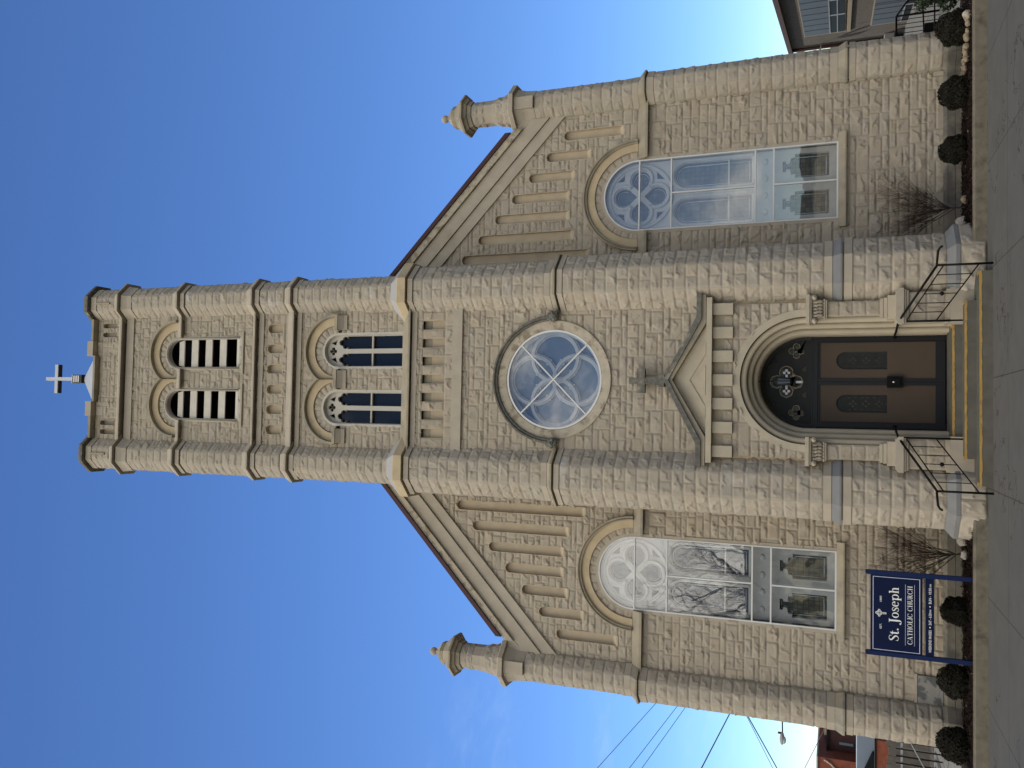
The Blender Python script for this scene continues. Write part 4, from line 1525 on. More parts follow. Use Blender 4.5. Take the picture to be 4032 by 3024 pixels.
def wing(s):
    W = 3.735
    side_ = 'gable_wall'
    nich = []
    bots = [6.25, 6.86, 7.20, 7.30, 7.30, 7.20, 6.86, 6.17]
    for k in range(-1, 7):
        nich.append((2.62 + 0.412 * k, 9.70 - 0.3795 * k, bots[k + 1]))

    def keep(u, z):
        x = np.abs(u)
        kk = z < 9.78 - 0.932 * (x - 3.0)
        dx = np.abs(x - W)
        kk &= ~((dx < 0.735) & (z > 2.14) & (z < 5.86))
        kk &= ~((dx ** 2 + (z - 5.855) ** 2 < 0.885 ** 2) & (z >= 5.75))
        for (nx, top, bot) in nich:
            kk &= ~((np.abs(x - nx) < 0.098) & (z > bot) & (z < top - 0.10))
            kk &= ~(((x - nx) ** 2 + (z - top + 0.10) ** 2 < 0.10 ** 2) & (z >= top - 0.12))
        return kk

    x0, x1 = sorted((s * 1.95, s * 5.62))
    gw = rock_wall('gable_wall', x0, x1, 0.40, 10.80, GY, church, keepf=keep, seed=200 + s)
    # blind niches
    nb = MB()
    for (nx, top, bot) in nich:
        c = s * nx
        zs = top - 0.10
        nb.prism(archpoly(c, 0.118, bot - 0.05, zs), GY + 0.085, GY + 0.11)
        nb.arch([(0.096, GY - 0.014), (0.096, GY + 0.09), (0.110, GY + 0.09), (0.110, GY - 0.014)], c, zs, n=16, jamb=bot)
        nb.profx([(GY - 0.02, bot - 0.03), (GY - 0.02, bot + 0.005), (GY + 0.09, bot + 0.10), (GY + 0.09, bot - 0.03)], c - 0.096, c + 0.096)
    nb.build('blind_niche', 'niche', gw)
    # raking courses
    def strip(k0, k1, xa, xb, y0, y1, mt, nm, zoff=0.0):
        MB().prism([(s * xa, rake(xa, k0) + zoff), (s * xb, rake(xb, k0) + zoff), (s * xb, rake(xb, k1)), (s * xa, rake(xa, k1))], y0, y1).build(nm, mt, gw)
    strip(0, 1, 1.9, 5.24, GY - 0.20, GY + 0.3, 'maroon', 'roof_edge')
    strip(1, 2, 1.9, 5.31, GY - 0.16, GY + 0.2, 'oldwhite', 'gable_coping', -0.004)
    strip(2, 3, 1.9, 5.50, GY - 0.10, GY + 0.2, 'smooth', 'raking_course', -0.012)
    strip(3, 4, 1.9, 5.56, GY - 0.06, GY + 0.2, 'smooth', 'raking_course', -0.012)
    MB().prism([(s * 5.29, 8.33), (s * 5.33, 8.46), (s * 5.70, 8.46), (s * 5.70, 7.60), (s * 5.42, 7.80), (s * 5.42, 8.20)], GY - 0.085, GY + 0.3).build('kneeler', 'smooth', gw)
    # string course at the springing
    for a, b in ((1.95, W - 0.725), (W + 0.725, 5.60)):
        xa, xb = sorted((s * a, s * b))
        MB().profx([(GY - 0.13, 5.655), (GY - 0.13, 5.70), (GY - 0.045, 5.852), (GY + 0.05, 5.852), (GY + 0.05, 5.715), (GY - 0.10, 5.715), (GY - 0.10, 5.655)], xa, xb).build('string_course', 'wash', gw)
    # plinth
    pl = MB()
    xa, xb = sorted((s * 1.95, s * 5.7))
    pl.profx([(GY - 0.11, 0.255), (GY - 0.11, 0.375), (GY - 0.03, 0.425), (GY + 0.1, 0.425), (GY + 0.1, 0.255)], xa, xb)
    pl.profx([(GY - 0.13, -0.02), (GY - 0.13, 0.247), (GY + 0.1, 0.247), (GY + 0.1, -0.02)], xa, xb)
    pl.build('plinth', 'plinth', gw)
    # great round-headed window
    cx = s * W
    hw = 0.71
    zs = 5.845
    wf = MB()
    wf.arch([(hw - 0.025, GY - 0.03), (hw, GY - 0.03), (hw, GY + 0.02), (hw - 0.025, GY + 0.02)], cx, zs, n=40, jamb=2.14)
    wf.box(cx - hw + 0.0251, cx + hw - 0.0251, GY - 0.028, GY + 0.02, 2.14, 2.17)
    for z in (5.83, 5.195, 3.605, 3.27):
        wf.box(cx - hw + 0.0251, cx + hw - 0.0251, GY - 0.034, GY + 0.018, z - 0.014, z + 0.014)
    wf.box(cx - 0.014, cx + 0.014, GY - 0.032, GY + 0.016, 3.62, 5.18).box(cx - 0.014, cx + 0.014, GY - 0.032, GY + 0.016, 2.171, 3.255)
    win = wf.build('great_window', 'white', church)
    pane = archpoly(cx, hw - 0.026, 2.171, zs, n=32)
    MB().add([(x, GY - 0.006, z) for x, z in pane], [tuple(range(len(pane)))]).build('storm_glass', 'glass', win)
    # stone tracery behind the glass
    holes = []
    RC = 5.83
    for k in range(4):
        a = math.pi / 2 * k
        fx, fz = cx + 0.335 * math.cos(a), RC + 0.335 * math.sin(a)
        tip = []
        for t in np.linspace(a - R(128), a + R(128), 24):
            tip.append((fx + 0.185 * math.cos(t), fz + 0.185 * math.sin(t)))
        tip.append((cx + 0.075 * math.cos(a), RC + 0.075 * math.sin(a)))
        holes.append(tip)
    for k in range(4):
        a = math.pi / 4 + math.pi / 2 * k
        d0, d1 = 0.47, 0.58
        holes.append([(cx + d0 * math.cos(a), RC + d0 * math.sin(a)), (cx + d1 * math.cos(a - 0.2), RC + d1 * math.sin(a - 0.2)), (cx + d1 * math.cos(a + 0.2), RC + d1 * math.sin(a + 0.2))])
    lights = []
    for sx in (-1, 1):
        lc = cx + sx * 0.355
        lights.append((lc, archpoly(lc, 0.245, 3.68, 4.90)))
        low_ = [(lc - 0.225, 2.30), (lc + 0.225, 2.30), (lc + 0.225, 2.90), (lc + 0.16, 2.90), (lc + 0.16, 2.97), (lc + 0.055, 2.99), (lc + 0.055, 3.06),
                (lc + 0.10, 3.06), (lc + 0.10, 3.12), (lc - 0.10, 3.12), (lc - 0.10, 3.06), (lc - 0.055, 3.06), (lc - 0.055, 2.99), (lc - 0.16, 2.97), (lc - 0.16, 2.90), (lc - 0.225, 2.90)]
        lights.append((lc, low_))
    outl = archpoly(cx, hw - 0.03, 2.15, zs, n=40)
    trc = plate('tracery', [outl] + holes + [l[1] for l in lights], GY + 0.10, GY + 0.20, 'tracery2', win)
    rm = MB()
    rm.arch([(0.60, GY + 0.09), (0.615, GY + 0.07), (0.645, GY + 0.07), (0.66, GY + 0.09)], cx, RC, 0, 2 * math.pi, 56, closed=False)
    for k in range(4):
        a = math.pi / 2 * k
        rm.arch([(0.195, GY + 0.097), (0.215, GY + 0.06), (0.25, GY + 0.06), (0.27, GY + 0.097)], cx + 0.335 * math.cos(a), RC + 0.335 * math.sin(a), a - R(128), a + R(128), 28, closed=False)
    for sx in (-1, 1):
        lc = cx + sx * 0.355
        rm.arch([(0.252, GY + 0.098), (0.27, GY + 0.065), (0.30, GY + 0.065), (0.315, GY + 0.098)], lc, 4.90, n=24, jamb=3.66, closed=False)
        rm.box(lc - 0.245, lc + 0.245, GY + 0.11, GY + 0.16, 4.095, 4.125)
    for k in range(4):
        rm.lathe([(0.0, 0), (0.001, 0)], 0, 0, 3) if False else rm.ball((cx - 0.48 + 0.32 * k, GY + 0.10, 3.43), 0.05, 10, 6, (1.3, 0.5, 1))
    rm.build('tracery_moulding', 'tracery2', win)
    sg_ = MB()
    sg_.box(cx - hw, cx + hw, GY + 0.21, GY + 0.225, 3.45, 6.6)
    sg_.build('stained_glass', 'stain_blue', win)
    MB().box(cx - hw, cx + hw, GY + 0.21, GY + 0.225, 2.14, 3.449).build('stained_glass', 'stain_low', win)
    ld = MB()
    for lc, outline in lights:
        ctr = Vector((lc, sum(p[1] for p in outline) / len(outline)))
        pts = []
        for p in outline:
            v = Vector((p[0], p[1])) - ctr
            pts.append((ctr.x + v.x * (1 - 0.05 / 0.245), GY + 0.20, ctr.y + v.y * (1 - 0.05 / max(0.4, abs(v.y)))))
        pts.append(pts[0])
        for i in range(len(pts) - 1):
            ld.tube([pts[i], pts[i + 1]], 0.008, 4)
    for k in range(4):
        a = math.pi / 2 * k
        fx, fz = cx + 0.335 * math.cos(a), RC + 0.335 * math.sin(a)
        pts = [(fx + 0.15 * math.cos(t), GY + 0.20, fz + 0.15 * math.sin(t)) for t in np.linspace(a - R(115), a + R(115), 20)]
        for i in range(len(pts) - 1):
            ld.tube([pts[i], pts[i + 1]], 0.007, 4)
    ld.build('leading', 'lead', win)
    xa, xb = cx - 0.875, cx + 0.875
    MB().profx([(GY - 0.10, 2.005), (GY - 0.10, 2.03), (GY - 0.04, 2.138), (GY + 0.1, 2.138), (GY + 0.1, 2.005)], xa, xb).build('window_sill', 'wash', win)
    # reveal
    MB().arch([(hw - 0.001, GY - 0.02), (hw + 0.06, GY - 0.02), (hw + 0.06, GY + 0.24), (hw - 0.001, GY + 0.24)], cx, zs, n=40, jamb=2.14).build('reveal', 'smooth', win)
    rock_ring('rough_voussoirs', cx, 5.855, 0.735, 0.90, GY - 0.004, win, n=15, seed=230 + s)
    va = MB().arch([(0.885, GY - 0.05), (1.04, GY - 0.05), (1.04, GY + 0.05), (0.885, GY + 0.05)], cx, 5.856, n=48)
    va.build('arch_voussoirs', 'warm', win)
    ha = MB().arch([(1.036, GY + 0.02), (1.036, GY - 0.085), (1.055, GY - 0.10), (1.075, GY - 0.075), (1.095, GY - 0.11), (1.115, GY - 0.11), (1.12, GY + 0.02)], cx, 5.857, n=48)
    ha.build('hood_moulding', 'wash', win)
    # corner turret of the wing
    def cen(x, front, w):
        return (s * x, front + 1.2071 * w)
    A1 = cen(5.875, 0.90, 0.285)
    A2 = cen(5.86, 0.94, 0.265)
    A3 = cen(5.80, 0.96, 0.255)
    st = [(0.45, 1.86, 0.285, *A1), (2.29, 5.53, 0.265, *A2), (5.96, 8.03, 0.255, *A3)]
    tu = link('corner_turret', join_raw('corner_turret', rock_octo_parts(st, (4, 5, 6, 7, 0), 0.207, 260 + s, amp=0.8)), 'rock2', church)
    b = PB('turret_core', 'smooth', tu)
    b.octo([(0.0, 0.245, *A1), (1.98, 0.245, *A1), (2.15, 0.240, *A2), (5.68, 0.240, *A2), (5.83, 0.235, *A3), (8.5, 0.235, *A3)])
    for (z0, z1, w, x_, y_) in st:
        b.octo([(z0 - 0.02, w - 0.012, x_, y_), (z1 + 0.02, w - 0.012, x_, y_)])
    b = PB('turret_course', 'smooth', tu)
    b.octo([(1.86, 0.295, *A1), (1.965, 0.295, *A1)])
    b.octo([(2.16, 0.275, *A2), (2.29, 0.275, *A2)])
    b.octo([(5.53, 0.275, *A2), (5.665, 0.28, *A2)])
    b.octo([(5.84, 0.265, *A3), (5.96, 0.265, *A3)])
    b.octo([(8.03, 0.262, *A3), (8.25, 0.275, *A3), (8.45, 0.315, *A3)])
    f = A3[1] - 1.2071 * 0.255
    b.box(s * 5.80 - 0.125, s * 5.80 + 0.125, f - 0.085, f + 0.2, 8.03, 8.448)
    b = PB('turret_offset', 'wash', tu)
    b.octo([(1.995, 0.312, *A1), (2.03, 0.312, *A1), (2.16, 0.27, *A2)])
    b.octo([(5.695, 0.31, *A2), (5.73, 0.31, *A2), (5.84, 0.26, *A3)])
    b = PB('turret_plinth', 'plinth', tu)
    b.octo([(-0.02, 0.33, *A1), (0.25, 0.33, *A1)])
    b.octo([(0.255, 0.325, *A1), (0.38, 0.32, *A1), (0.45, 0.29, *A1)])
    b = MB()
    c_ = A3
    b.octo([(8.452, 0.385, *c_), (8.54, 0.39, *c_), (8.56, 0.375, *c_)])
    b.build('pinnacle_slab', 'smooth', tu)
    shaft = [(8.56, 0.268, *c_), (8.72, 0.25, *c_), (8.88, 0.222, *c_), (9.02, 0.205, *c_), (9.25, 0.20, *c_), (9.49, 0.20, *c_)]
    pn = MB().octo(shaft)
    pno = pn.build('pinnacle', 'smooth', church)
    pst = [(8.565, 8.74, 0.255, *c_), (8.74, 8.92, 0.232, *c_), (9.20, 9.48, 0.20, *c_)]
    for i_, q_ in enumerate(pst):
        link('pinnacle_rough_face', join_raw('pinnacle_rough_face', rock_octo_parts([q_], (4, 5, 6, 7, 0), 0.17, 280 + s + 20 * i_, amp=0.8)), 'rock2', pno)
    b = PB('pinnacle_cap', 'wash', pno)
    b.octo([(9.49, 0.225, *c_), (9.575, 0.235, *c_)])
    b.octo([(9.578, 0.262, *c_), (9.62, 0.285, *c_), (9.635, 0.31, *c_), (9.64, 0.345, *c_), (9.68, 0.345, *c_), (9.96, 0.135, *c_)])
    b.octo([(9.90, 0.185, *c_), (9.975, 0.185, *c_), (10.15, 0.03, *c_)])
    MB().ball((c_[0], c_[1], 10.215), 0.085, 16, 12).build('ball_finial', 'smooth', pno)
    # the same pinnacle again further back on the flank
    def clone(o, par, off):
        c = o.copy()
        COL.objects.link(c)
        c.parent = par
        if off:
            c.location = Vector(o.location) + Vector(off)
        for ch in list(o.children):
            clone(ch, c, None)
    clone(pno, church, (0, 3.0, 0))
    MB().octo([(0.0, 0.255, c_[0], c_[1] + 3.0), (8.56, 0.27, c_[0], c_[1] + 3.0)]).build('flank_buttress', 'smooth', church)
    return gw


for s in (-1, 1):
    wing(s)
# cornerstone by the left turret
MB().box(-5.55, -5.05, GY - 0.05, GY + 0.05, 0.43, 0.825).build('cornerstone', 'corner', church)
MB().box(-5.56, -5.03, GY - 0.055, GY + 0.05, 0.835, 0.875).build('cornerstone_ledge', 'smooth', church)

# nave body and roof behind the gable
nb = MB()
nb.box(-5.62, 5.62, GY + 0.32, 28, 0.0, 8.2)
nb.prism([(-5.62, 8.2), (5.62, 8.2), (0, 13.3)], GY + 0.32, 28)
nb.build('nave_wall', 'smooth', church)
rf = MB()
for s in (-1, 1):
    rf.prism([(s * 0.0, 13.56), (s * 5.95, 8.01), (s * 5.95, 7.90), (s * 0.0, 13.45)], GY + 0.301, 28.3)
rf.build('nave_roof', 'shingle', church)

# ================================================================== steps and handrails
steps = tag(empty('entrance_steps', (0, -0.6, 0)), 'three concrete church steps with yellow painted edges leading up to the double doors', 'steps')
st = MB()
st.prism([(-1.60, -0.02), (1.60, -0.02), (1.60, 0.17), (-1.60, 0.17)], -1.03, 0.30)
st.build('lower_step', 'concrete', steps)
st = MB()
st.prism([(-1.22, 0.165), (1.20, 0.165), (1.20, 0.325), (-1.22, 0.325)], -0.70, 0.30)
st.build('middle_step', 'concrete', steps)
st = MB()
st.prism([(-0.93, 0.32), (0.875, 0.32), (0.875, 0.455), (-0.93, 0.455)], -0.37, 0.40)
st.build('upper_step', 'concrete', steps)
nr = random.Random(4)
for (x0, x1, y, z, yb) in ((-1.60, 1.60, -1.03, 0.17, 0.0), (-1.22, 1.20, -0.70, 0.325, 0.0), (-0.93, 0.875, -0.37, 0.455, 0.0)):
    mb = MB()
    n = 40
    vs, fs = [], []
    for i in range(n + 1):
        x = x0 + (x1 - x0) * i / n
        d = 0.024 + nr.uniform(-0.005, 0.006)
        t = 0.035 + nr.uniform(-0.008, 0.008)
        vs += [(x, y - 0.004, z - d), (x, y - 0.004, z + 0.004), (x, y + t, z + 0.004)]
    for i in range(n):
        fs += [(3 * i, 3 * i + 3, 3 * i + 4, 3 * i + 1), (3 * i + 1, 3 * i + 4, 3 * i + 5, 3 * i + 2)]
    mb.add(vs, fs)
    for xe, sg in ((x0, -1), (x1, 1)):
        xa, xb = sorted((xe - sg * 0.045, xe + sg * 0.004))
        mb.add([(xa, y + 0.045, z + 0.0045), (xb, y + 0.045, z + 0.0045), (xb, y + 0.28, z + 0.0045), (xa, y + 0.28, z + 0.0045)], [(0, 1, 2, 3)])
    mb.build('yellow_nosing', 'yellow', steps)


def handrail(s, label):
    o = tag(empty('handrail', (s * 1.70, -1.05, 0)), label, 'handrail', 'black handrails of the entrance steps')
    A = Vector((s * 1.70, -1.06, 0.0))
    B = Vector((s * 0.925, -0.45, 0.325))
    top = MB()
    At, Bt = A + Vector((0, 0, 0.745)), Vector((B.x, B.y, 1.235))
    top.tube([At, Bt], 0.019, 8)
    top.tube([Bt, (s * 0.80, 0.05, 1.245), (s * 0.755, 0.42, 1.25)], 0.018, 8)
    out = [At, At + Vector((s * 0.03, -0.02, 0.005)), At + Vector((s * 0.21, -0.04, -0.01)), At + Vector((s * 0.25, -0.06, -0.03)), At + Vector((s * 0.27, -0.10, -0.06))]
    top.tube(out, 0.017, 8)
    top.ball((s * 0.755, 0.42, 1.235), 0.03, 8, 6)
    top.build('top_rail', 'iron', o)
    for P0, P1, nm in ((A, At, 'front_post'), (B, Bt, 'rear_post')):
        MB().tube([P0, P1], 0.017, 8).build('post', 'iron', o)
    lo = MB()
    def at(t, h0, h1):
        p = A.lerp(B, t)
        return Vector((p.x, p.y, h0 + (h1 - h0) * t))
    U0, U1 = 0.655, 1.13
    W0, W1 = 0.185, 0.70
    lo.tube([at(0.0, U0, U1), at(1, U0, U1)], 0.010, 6)
    lo.tube([at(0.0, W0, W1), at(1, W0, W1)], 0.010, 6)
    lo.build('lower_rail', 'iron', o)
    for i in range(1, 6):
        t = i / 6
        MB().tube([at(t, W0, W1), at(t, U0, U1)], 0.0075, 6).build('baluster', 'iron', o)
    p = at(0.5, (W0 + U0) / 2 - 0.02, (W1 + U1) / 2 - 0.02)
    kb_ = MB().ball(p, 0.035, 8, 6, (1, 1, 0.9))
    kb_.build('knob', 'iron', o)
    return o


handrail(-1, 'black iron handrail on the sign side of the church steps')
handrail(1, 'black iron handrail on the apartment house side of the church steps')

# ---- hanging lantern in the portal
ln = tag(empty('hanging_lantern', (0, 0.22, 3.42)), 'dark metal lantern hanging on a chain in front of the arched window over the doors', 'lantern')
LX, LY = -0.005, 0.22
MB().tube([(LX, LY, 3.50), (LX, LY, 3.20)], 0.008, 6).build('chain', 'iron', ln)
lb = MB()
lb.lathe([(0.0, 3.20), (0.02, 3.195), (0.085, 3.125), (0.088, 3.11), (0.0, 3.11)], LX, LY, 8, False)
lb.build('cap', 'tymp', ln)
lb = MB()
lb.lathe([(0.078, 3.108), (0.055, 2.905), (0.0, 2.905)], LX, LY, 8, False)
lb.build('lantern_glass', 'shutter', ln)
lb = MB()
for k in range(8):
    a = R(45 * k)
    lb.tube([(LX + 0.080 * math.cos(a), LY + 0.080 * math.sin(a), 3.11), (LX + 0.057 * math.cos(a), LY + 0.057 * math.sin(a), 2.90)], 0.006, 5)
lb.lathe([(0.06, 2.91), (0.062, 2.89), (0.02, 2.87), (0.0, 2.865)], LX, LY, 8, False)
lb.build('lantern_frame', 'iron', ln)

# ================================================================== the sign
SY = -0.20
sign = tag(empty('church_sign', (-3.75, SY, 0.15)), 'navy blue sign on two posts with white serif lettering and mass times', 'sign')
for x, xb in ((-4.405, -4.44), (-3.115, -3.13)):
    p = MB().box(x - 0.034, x + 0.034, SY - 0.034, SY + 0.034, 0.12, 1.68)
    po = p.build('post', 'navy2', sign)
    MB().tube([(x, SY, 1.682), (x, SY, 1.70)], 0.036, 10).build('post_cap', 'navy2', po)
MB().box(-4.37, -3.15, SY - 0.025, SY + 0.015, 0.868, 1.625).build('name_panel', 'navy', sign)
MB().box(-4.37, -3.15, SY - 0.025, SY + 0.015, 0.702, 0.822).build('mass_times_board', 'navy', sign)
FY = SY - 0.0265
bd = MB()
for x0, x1, z0, z1 in ((-4.345, -3.175, 1.583, 1.592), (-4.345, -3.175, 0.903, 0.912), (-4.345, -4.337, 0.912, 1.583), (-3.183, -3.175, 0.912, 1.583),
                       (-4.235, -3.27, 1.112, 1.1165), (-4.235, -3.27, 0.980, 0.9845)):
    bd.box(x0, x1, FY - 0.002, FY + 0.001, z0, z1)
bd.build('white_lining', 'line', sign)


class Pen:
    """draws serif capitals and lower case from stems, bowls and tapered strokes, each layer a hair above the last"""

    def __init__(s):
        s.mb, s.k = MB(), 0

    def y(s):
        s.k += 1
        return FY - 0.0022 - 0.00012 * (s.k % 12)

    def poly(s, pts, T):
        y = s.y()
        q = [T(p) for p in pts]
        s.mb.add([(a, y, b) for a, b in q], [tuple(range(len(q)))])

    def rect(s, x0, x1, z0, z1, T):
        s.poly([(x0, z0), (x1, z0), (x1, z1), (x0, z1)], T)

    def bowl(s, cx, cz, rx, rz, st, th, T, a0=0, a1=360):
        y = s.y()
        n = 28
        vs, fs = [], []
        for i in range(n + 1):
            a = R(a0 + (a1 - a0) * i / n)
            for ex, ez in ((rx, rz), (rx - st, rz - th)):
                p = T((cx + ex * math.cos(a), cz + ez * math.sin(a)))
                vs.append((p[0], y, p[1]))
        for i in range(n):
            fs.append((2 * i, 2 * i + 2, 2 * i + 3, 2 * i + 1))
        s.mb.add(vs, fs)

    def stroke(s, pts, ws, T):
        y = s.y()
        P = [Vector(p) for p in pts]
        fine, wf_ = [], []
        n = len(P)
        for i in range(n - 1):
            p0, p1, p2, p3 = P[max(i - 1, 0)], P[i], P[i + 1], P[min(i + 2, n - 1)]
            for j in range(6):
                t = j / 6
                fine.append(0.5 * ((2 * p1) + (p2 - p0) * t + (2 * p0 - 5 * p1 + 4 * p2 - p3) * t * t + (3 * p1 - p0 - 3 * p2 + p3) * t ** 3))
                wf_.append(ws[i] + (ws[i + 1] - ws[i]) * t)
        fine.append(P[-1])
        wf_.append(ws[-1])
        vs, fs = [], []
        for i, p in enumerate(fine):
            d = (fine[min(i + 1, len(fine) - 1)] - fine[max(i - 1, 0)]).normalized()
            nn = Vector((-d.y, d.x)) * wf_[i] / 2
            for q in (p + nn, p - nn):
                q = T(q)
                vs.append((q[0], y, q[1]))
        for i in range(len(fine) - 1):
            fs.append((2 * i, 2 * i + 2, 2 * i + 3, 2 * i + 1))
        s.mb.add(vs, fs)

    def stem(s, x, z0, z1, T, w=0.15, top=True, bot=True, sw=0.07):
        s.rect(x, x + w, z0, z1, T)
        if bot: s.rect(x - sw, x + w + sw, z0, z0 + 0.045, T)
        if top is True: s.rect(x - sw, x + w + sw, z1 - 0.045, z1, T)
        if top == 'flag': s.poly([(x - 0.09, z1 - 0.10), (x + 0.02, z1 - 0.10), (x + 0.02, z1 + 0.02), (x - 0.09, z1 - 0.05)], T)

    def glyph(s, ch, T):
        W_ = 0.15
        if ch == 'S':
            s.stroke([(.53, .80), (.46, .93), (.31, .985), (.14, .90), (.11, .73), (.30, .54), (.47, .38), (.50, .20), (.38, .05), (.22, .015), (.08, .12), (.05, .26)],
                     [.03, .045, .05, .10, .14, .17, .15, .12, .06, .045, .05, .03], T)
            s.rect(.51, .55, .70, .97, T); s.rect(.03, .07, .03, .30, T)
            return .60
        if ch == 't':
            s.rect(.10, .25, .10, .80, T); s.poly([(.0, .60), (.25, .90), (.25, .60)], T); s.rect(.0, .40, .60, .655, T)
            s.stroke([(.175, .14), (.20, .03), (.30, .02), (.41, .11)], [.15, .11, .05, .03], T)
            return .44
        if ch == '.':
            s.bowl(.09, .085, .09, .09, .09, .09, T)
            return .30
        if ch == 'J':
            s.rect(.16, .33, -.02, 1.0, T); s.rect(.04, .45, .955, 1.0, T)
            s.stroke([(.245, .05), (.23, -.15), (.10, -.27), (-.05, -.24)], [.17, .14, .05, .05], T)
            s.bowl(-.06, -.17, .085, .085, .085, .085, T)
            return .47
        if ch == 'o':
            s.bowl(.30, .33, .29, .345, .14, .04, T)
            return .63
        if ch == 's':
            s.stroke([(.38, .52), (.32, .62), (.21, .65), (.10, .58), (.10, .47), (.22, .36), (.35, .25), (.37, .12), (.26, .025), (.13, .02), (.06, .10), (.04, .19)],
                     [.03, .04, .045, .09, .11, .12, .12, .09, .05, .04, .04, .03], T)
            s.rect(.37, .41, .46, .64, T); s.rect(.02, .055, .02, .2, T)
            return .45
        if ch == 'e':
            s.bowl(.29, .33, .28, .345, .14, .04, T, 8, 318)
            s.rect(.12, .545, .36, .405, T)
            return .60
        if ch == 'p':
            s.stem(.08, -.28, .64, T, .14, 'flag', True, .07)
            s.bowl(.37, .33, .28, .345, .14, .05, T, -150, 150)
            return .70
        if ch == 'h':
            s.stem(.08, 0, 1.0, T, .14, 'flag', True, .06)
            s.stroke([(.20, .50), (.30, .62), (.42, .60), (.47, .44), (.47, .04)], [.03, .06, .12, .14, .14], T)
            s.rect(.35, .61, 0, .045, T)
            return .68
        if ch == 'C':
            s.bowl(.40, .5, .38, .515, .15, .045, T, 42, 322)
            s.rect(.66, .70, .66, .97, T); s.rect(.66, .69, .03, .24, T)
            return .78
        if ch == 'A':
            s.poly([(.28, .0 + 1.0), (.40, 1.0), (.70, .03), (.52, .03)], T); s.poly([(.31, .95), (.35, .95), (.11, .03), (.06, .03)], T)
            s.rect(.17, .52, .30, .35, T); s.rect(-.01, .2, 0, .045, T); s.rect(.44, .78, 0, .045, T)
            return .78
        if ch == 'T':
            s.stem(.28, 0, 1, T, .15, False, True); s.rect(.02, .69, .95, 1.0, T); s.rect(.02, .06, .74, .97, T); s.rect(.65, .69, .74, .97, T)
            return .73
        if ch == 'H':
            s.stem(.08, 0, 1, T); s.stem(.55, 0, 1, T); s.rect(.2, .58, .48, .53, T)
            return .80
        if ch == 'O':
            s.bowl(.41, .5, .39, .515, .15, .045, T)
            return .86
        if ch == 'L':
            s.stem(.08, 0, 1, T); s.rect(.2, .60, 0, .05, T); s.rect(.56, .60, .02, .28, T)
            return .64
        if ch == 'I':
            s.stem(.08, 0, 1, T)
            return .34
        if ch == 'U':
            s.rect(.08, .23, .28, 1, T); s.rect(.01, .30, .955, 1, T); s.rect(.58, .62, .28, 1, T); s.rect(.49, .70, .955, 1, T)
            s.bowl(.35, .29, .27, .305, .15, .05, T, 180, 360)
            return .74
        if ch == 'R':
            s.stem(.08, 0, 1, T); s.bowl(.30, .735, .29, .265, .15, .045, T, -90, 90); s.rect(.2, .31, .955, 1, T); s.rect(.2, .32, .47, .515, T)
            s.poly([(.28, .50), (.44, .50), (.72, .03), (.55, .03)], T); s.rect(.55, .78, 0, .045, T)
            return .78
        return .36

    def text(s, txt, x0, x1, zb, hgt, gap=0.03):
        # first pass for the width
        probe = Pen()
        w = 0
        adv = []
        for ch in txt:
            a = probe.glyph(ch, lambda p: p) + gap
            adv.append(a)
            w += a
        sx = (x1 - x0) / (w - gap)
        x = x0
        for ch, a in zip(txt, adv):
            s.glyph(ch, lambda p, x=x: (x + p[0] * sx, zb + p[1] * hgt))
            x += a * sx


pn = Pen()
pn.text('St. Joseph', -4.18, -3.32, 1.212, 0.142)
pn.mb.build('church_name_lettering', 'paint', sign)
pn = Pen()
pn.text('CATHOLIC CHURCH', -4.215, -3.29, 1.012, 0.072)
pn.mb.build('church_name_lettering', 'paint', sign)


def small_text(txt, x0, x1, zb, hgt, nm, bold=0.0):
    cu = bpy.data.curves.new(nm, 'FONT')
    cu.body = txt
    cu.size = 1
    cu.offset = bold
    ob = bpy.data.objects.new(nm, cu)
    COL.objects.link(ob)
    dg = bpy.context.evaluated_depsgraph_get()
    me = bpy.data.meshes.new_from_object(ob.evaluated_get(dg))
    bpy.data.objects.remove(ob)
    co = np.empty(len(me.vertices) * 3, np.float32)
    me.vertices.foreach_get('co', co)
    co = co.reshape(-1, 3)
    lo, hi = co[:, 0].min(), co[:, 0].max()
    cap_h = 0.72
    new = np.stack([x0 + (co[:, 0] - lo) / (hi - lo) * (x1 - x0), np.full(len(co), FY - 0.0022), zb + co[:, 1] / cap_h * hgt], 1)
    me.vertices.foreach_set('co', new.ravel())
    me.update()
    return link(nm, me, 'paint', sign)


small_text('EST.', -4.005, -3.925, 1.462, 0.028, 'small_lettering', 0.01)
small_text('1883', -3.575, -3.485, 1.462, 0.028, 'small_lettering', 0.01)
ZB, HB = 0.742, 0.038
small_text('WEEKEND MASSES', -4.305, -3.955, ZB, HB, 'mass_times_lettering', 0.012)
small_text('SAT - 6:30', -3.875, -3.69, ZB, HB, 'mass_times_lettering', 0.012)
small_text('PM', -3.68, -3.635, ZB, HB * 0.7, 'mass_times_lettering', 0.012)
small_text('SUN - 10:30', -3.545, -3.295, ZB, HB, 'mass_times_lettering', 0.012)
small_text('AM', -3.285, -3.235, ZB, HB * 0.7, 'mass_times_lettering', 0.012)
dt = MB()
for x in (-3.915, -3.59):
    dt.prism(disc(x, ZB + 0.019, 0.0105, 12), FY - 0.002, FY + 0.001)
dt.build('bullet_dots', 'paint', sign)
xc, zc = -3.757, 1.497
cross_o = [(-.014, -.105), (.014, -.105), (.014, -.014), (.058, -.014), (.058, .014), (.014, .014), (.014, .055), (-.014, .055), (-.014, .014), (-.058, .014), (-.058, -.014), (-.014, -.014)]
cross_i = [(-.005, -.096), (.005, -.096), (.005, -.005), (.049, -.005), (.049, .005), (.005, .005), (.005, .046), (-.005, .046), (-.005, .005), (-.049, .005), (-.049, -.005), (-.005, -.005)]
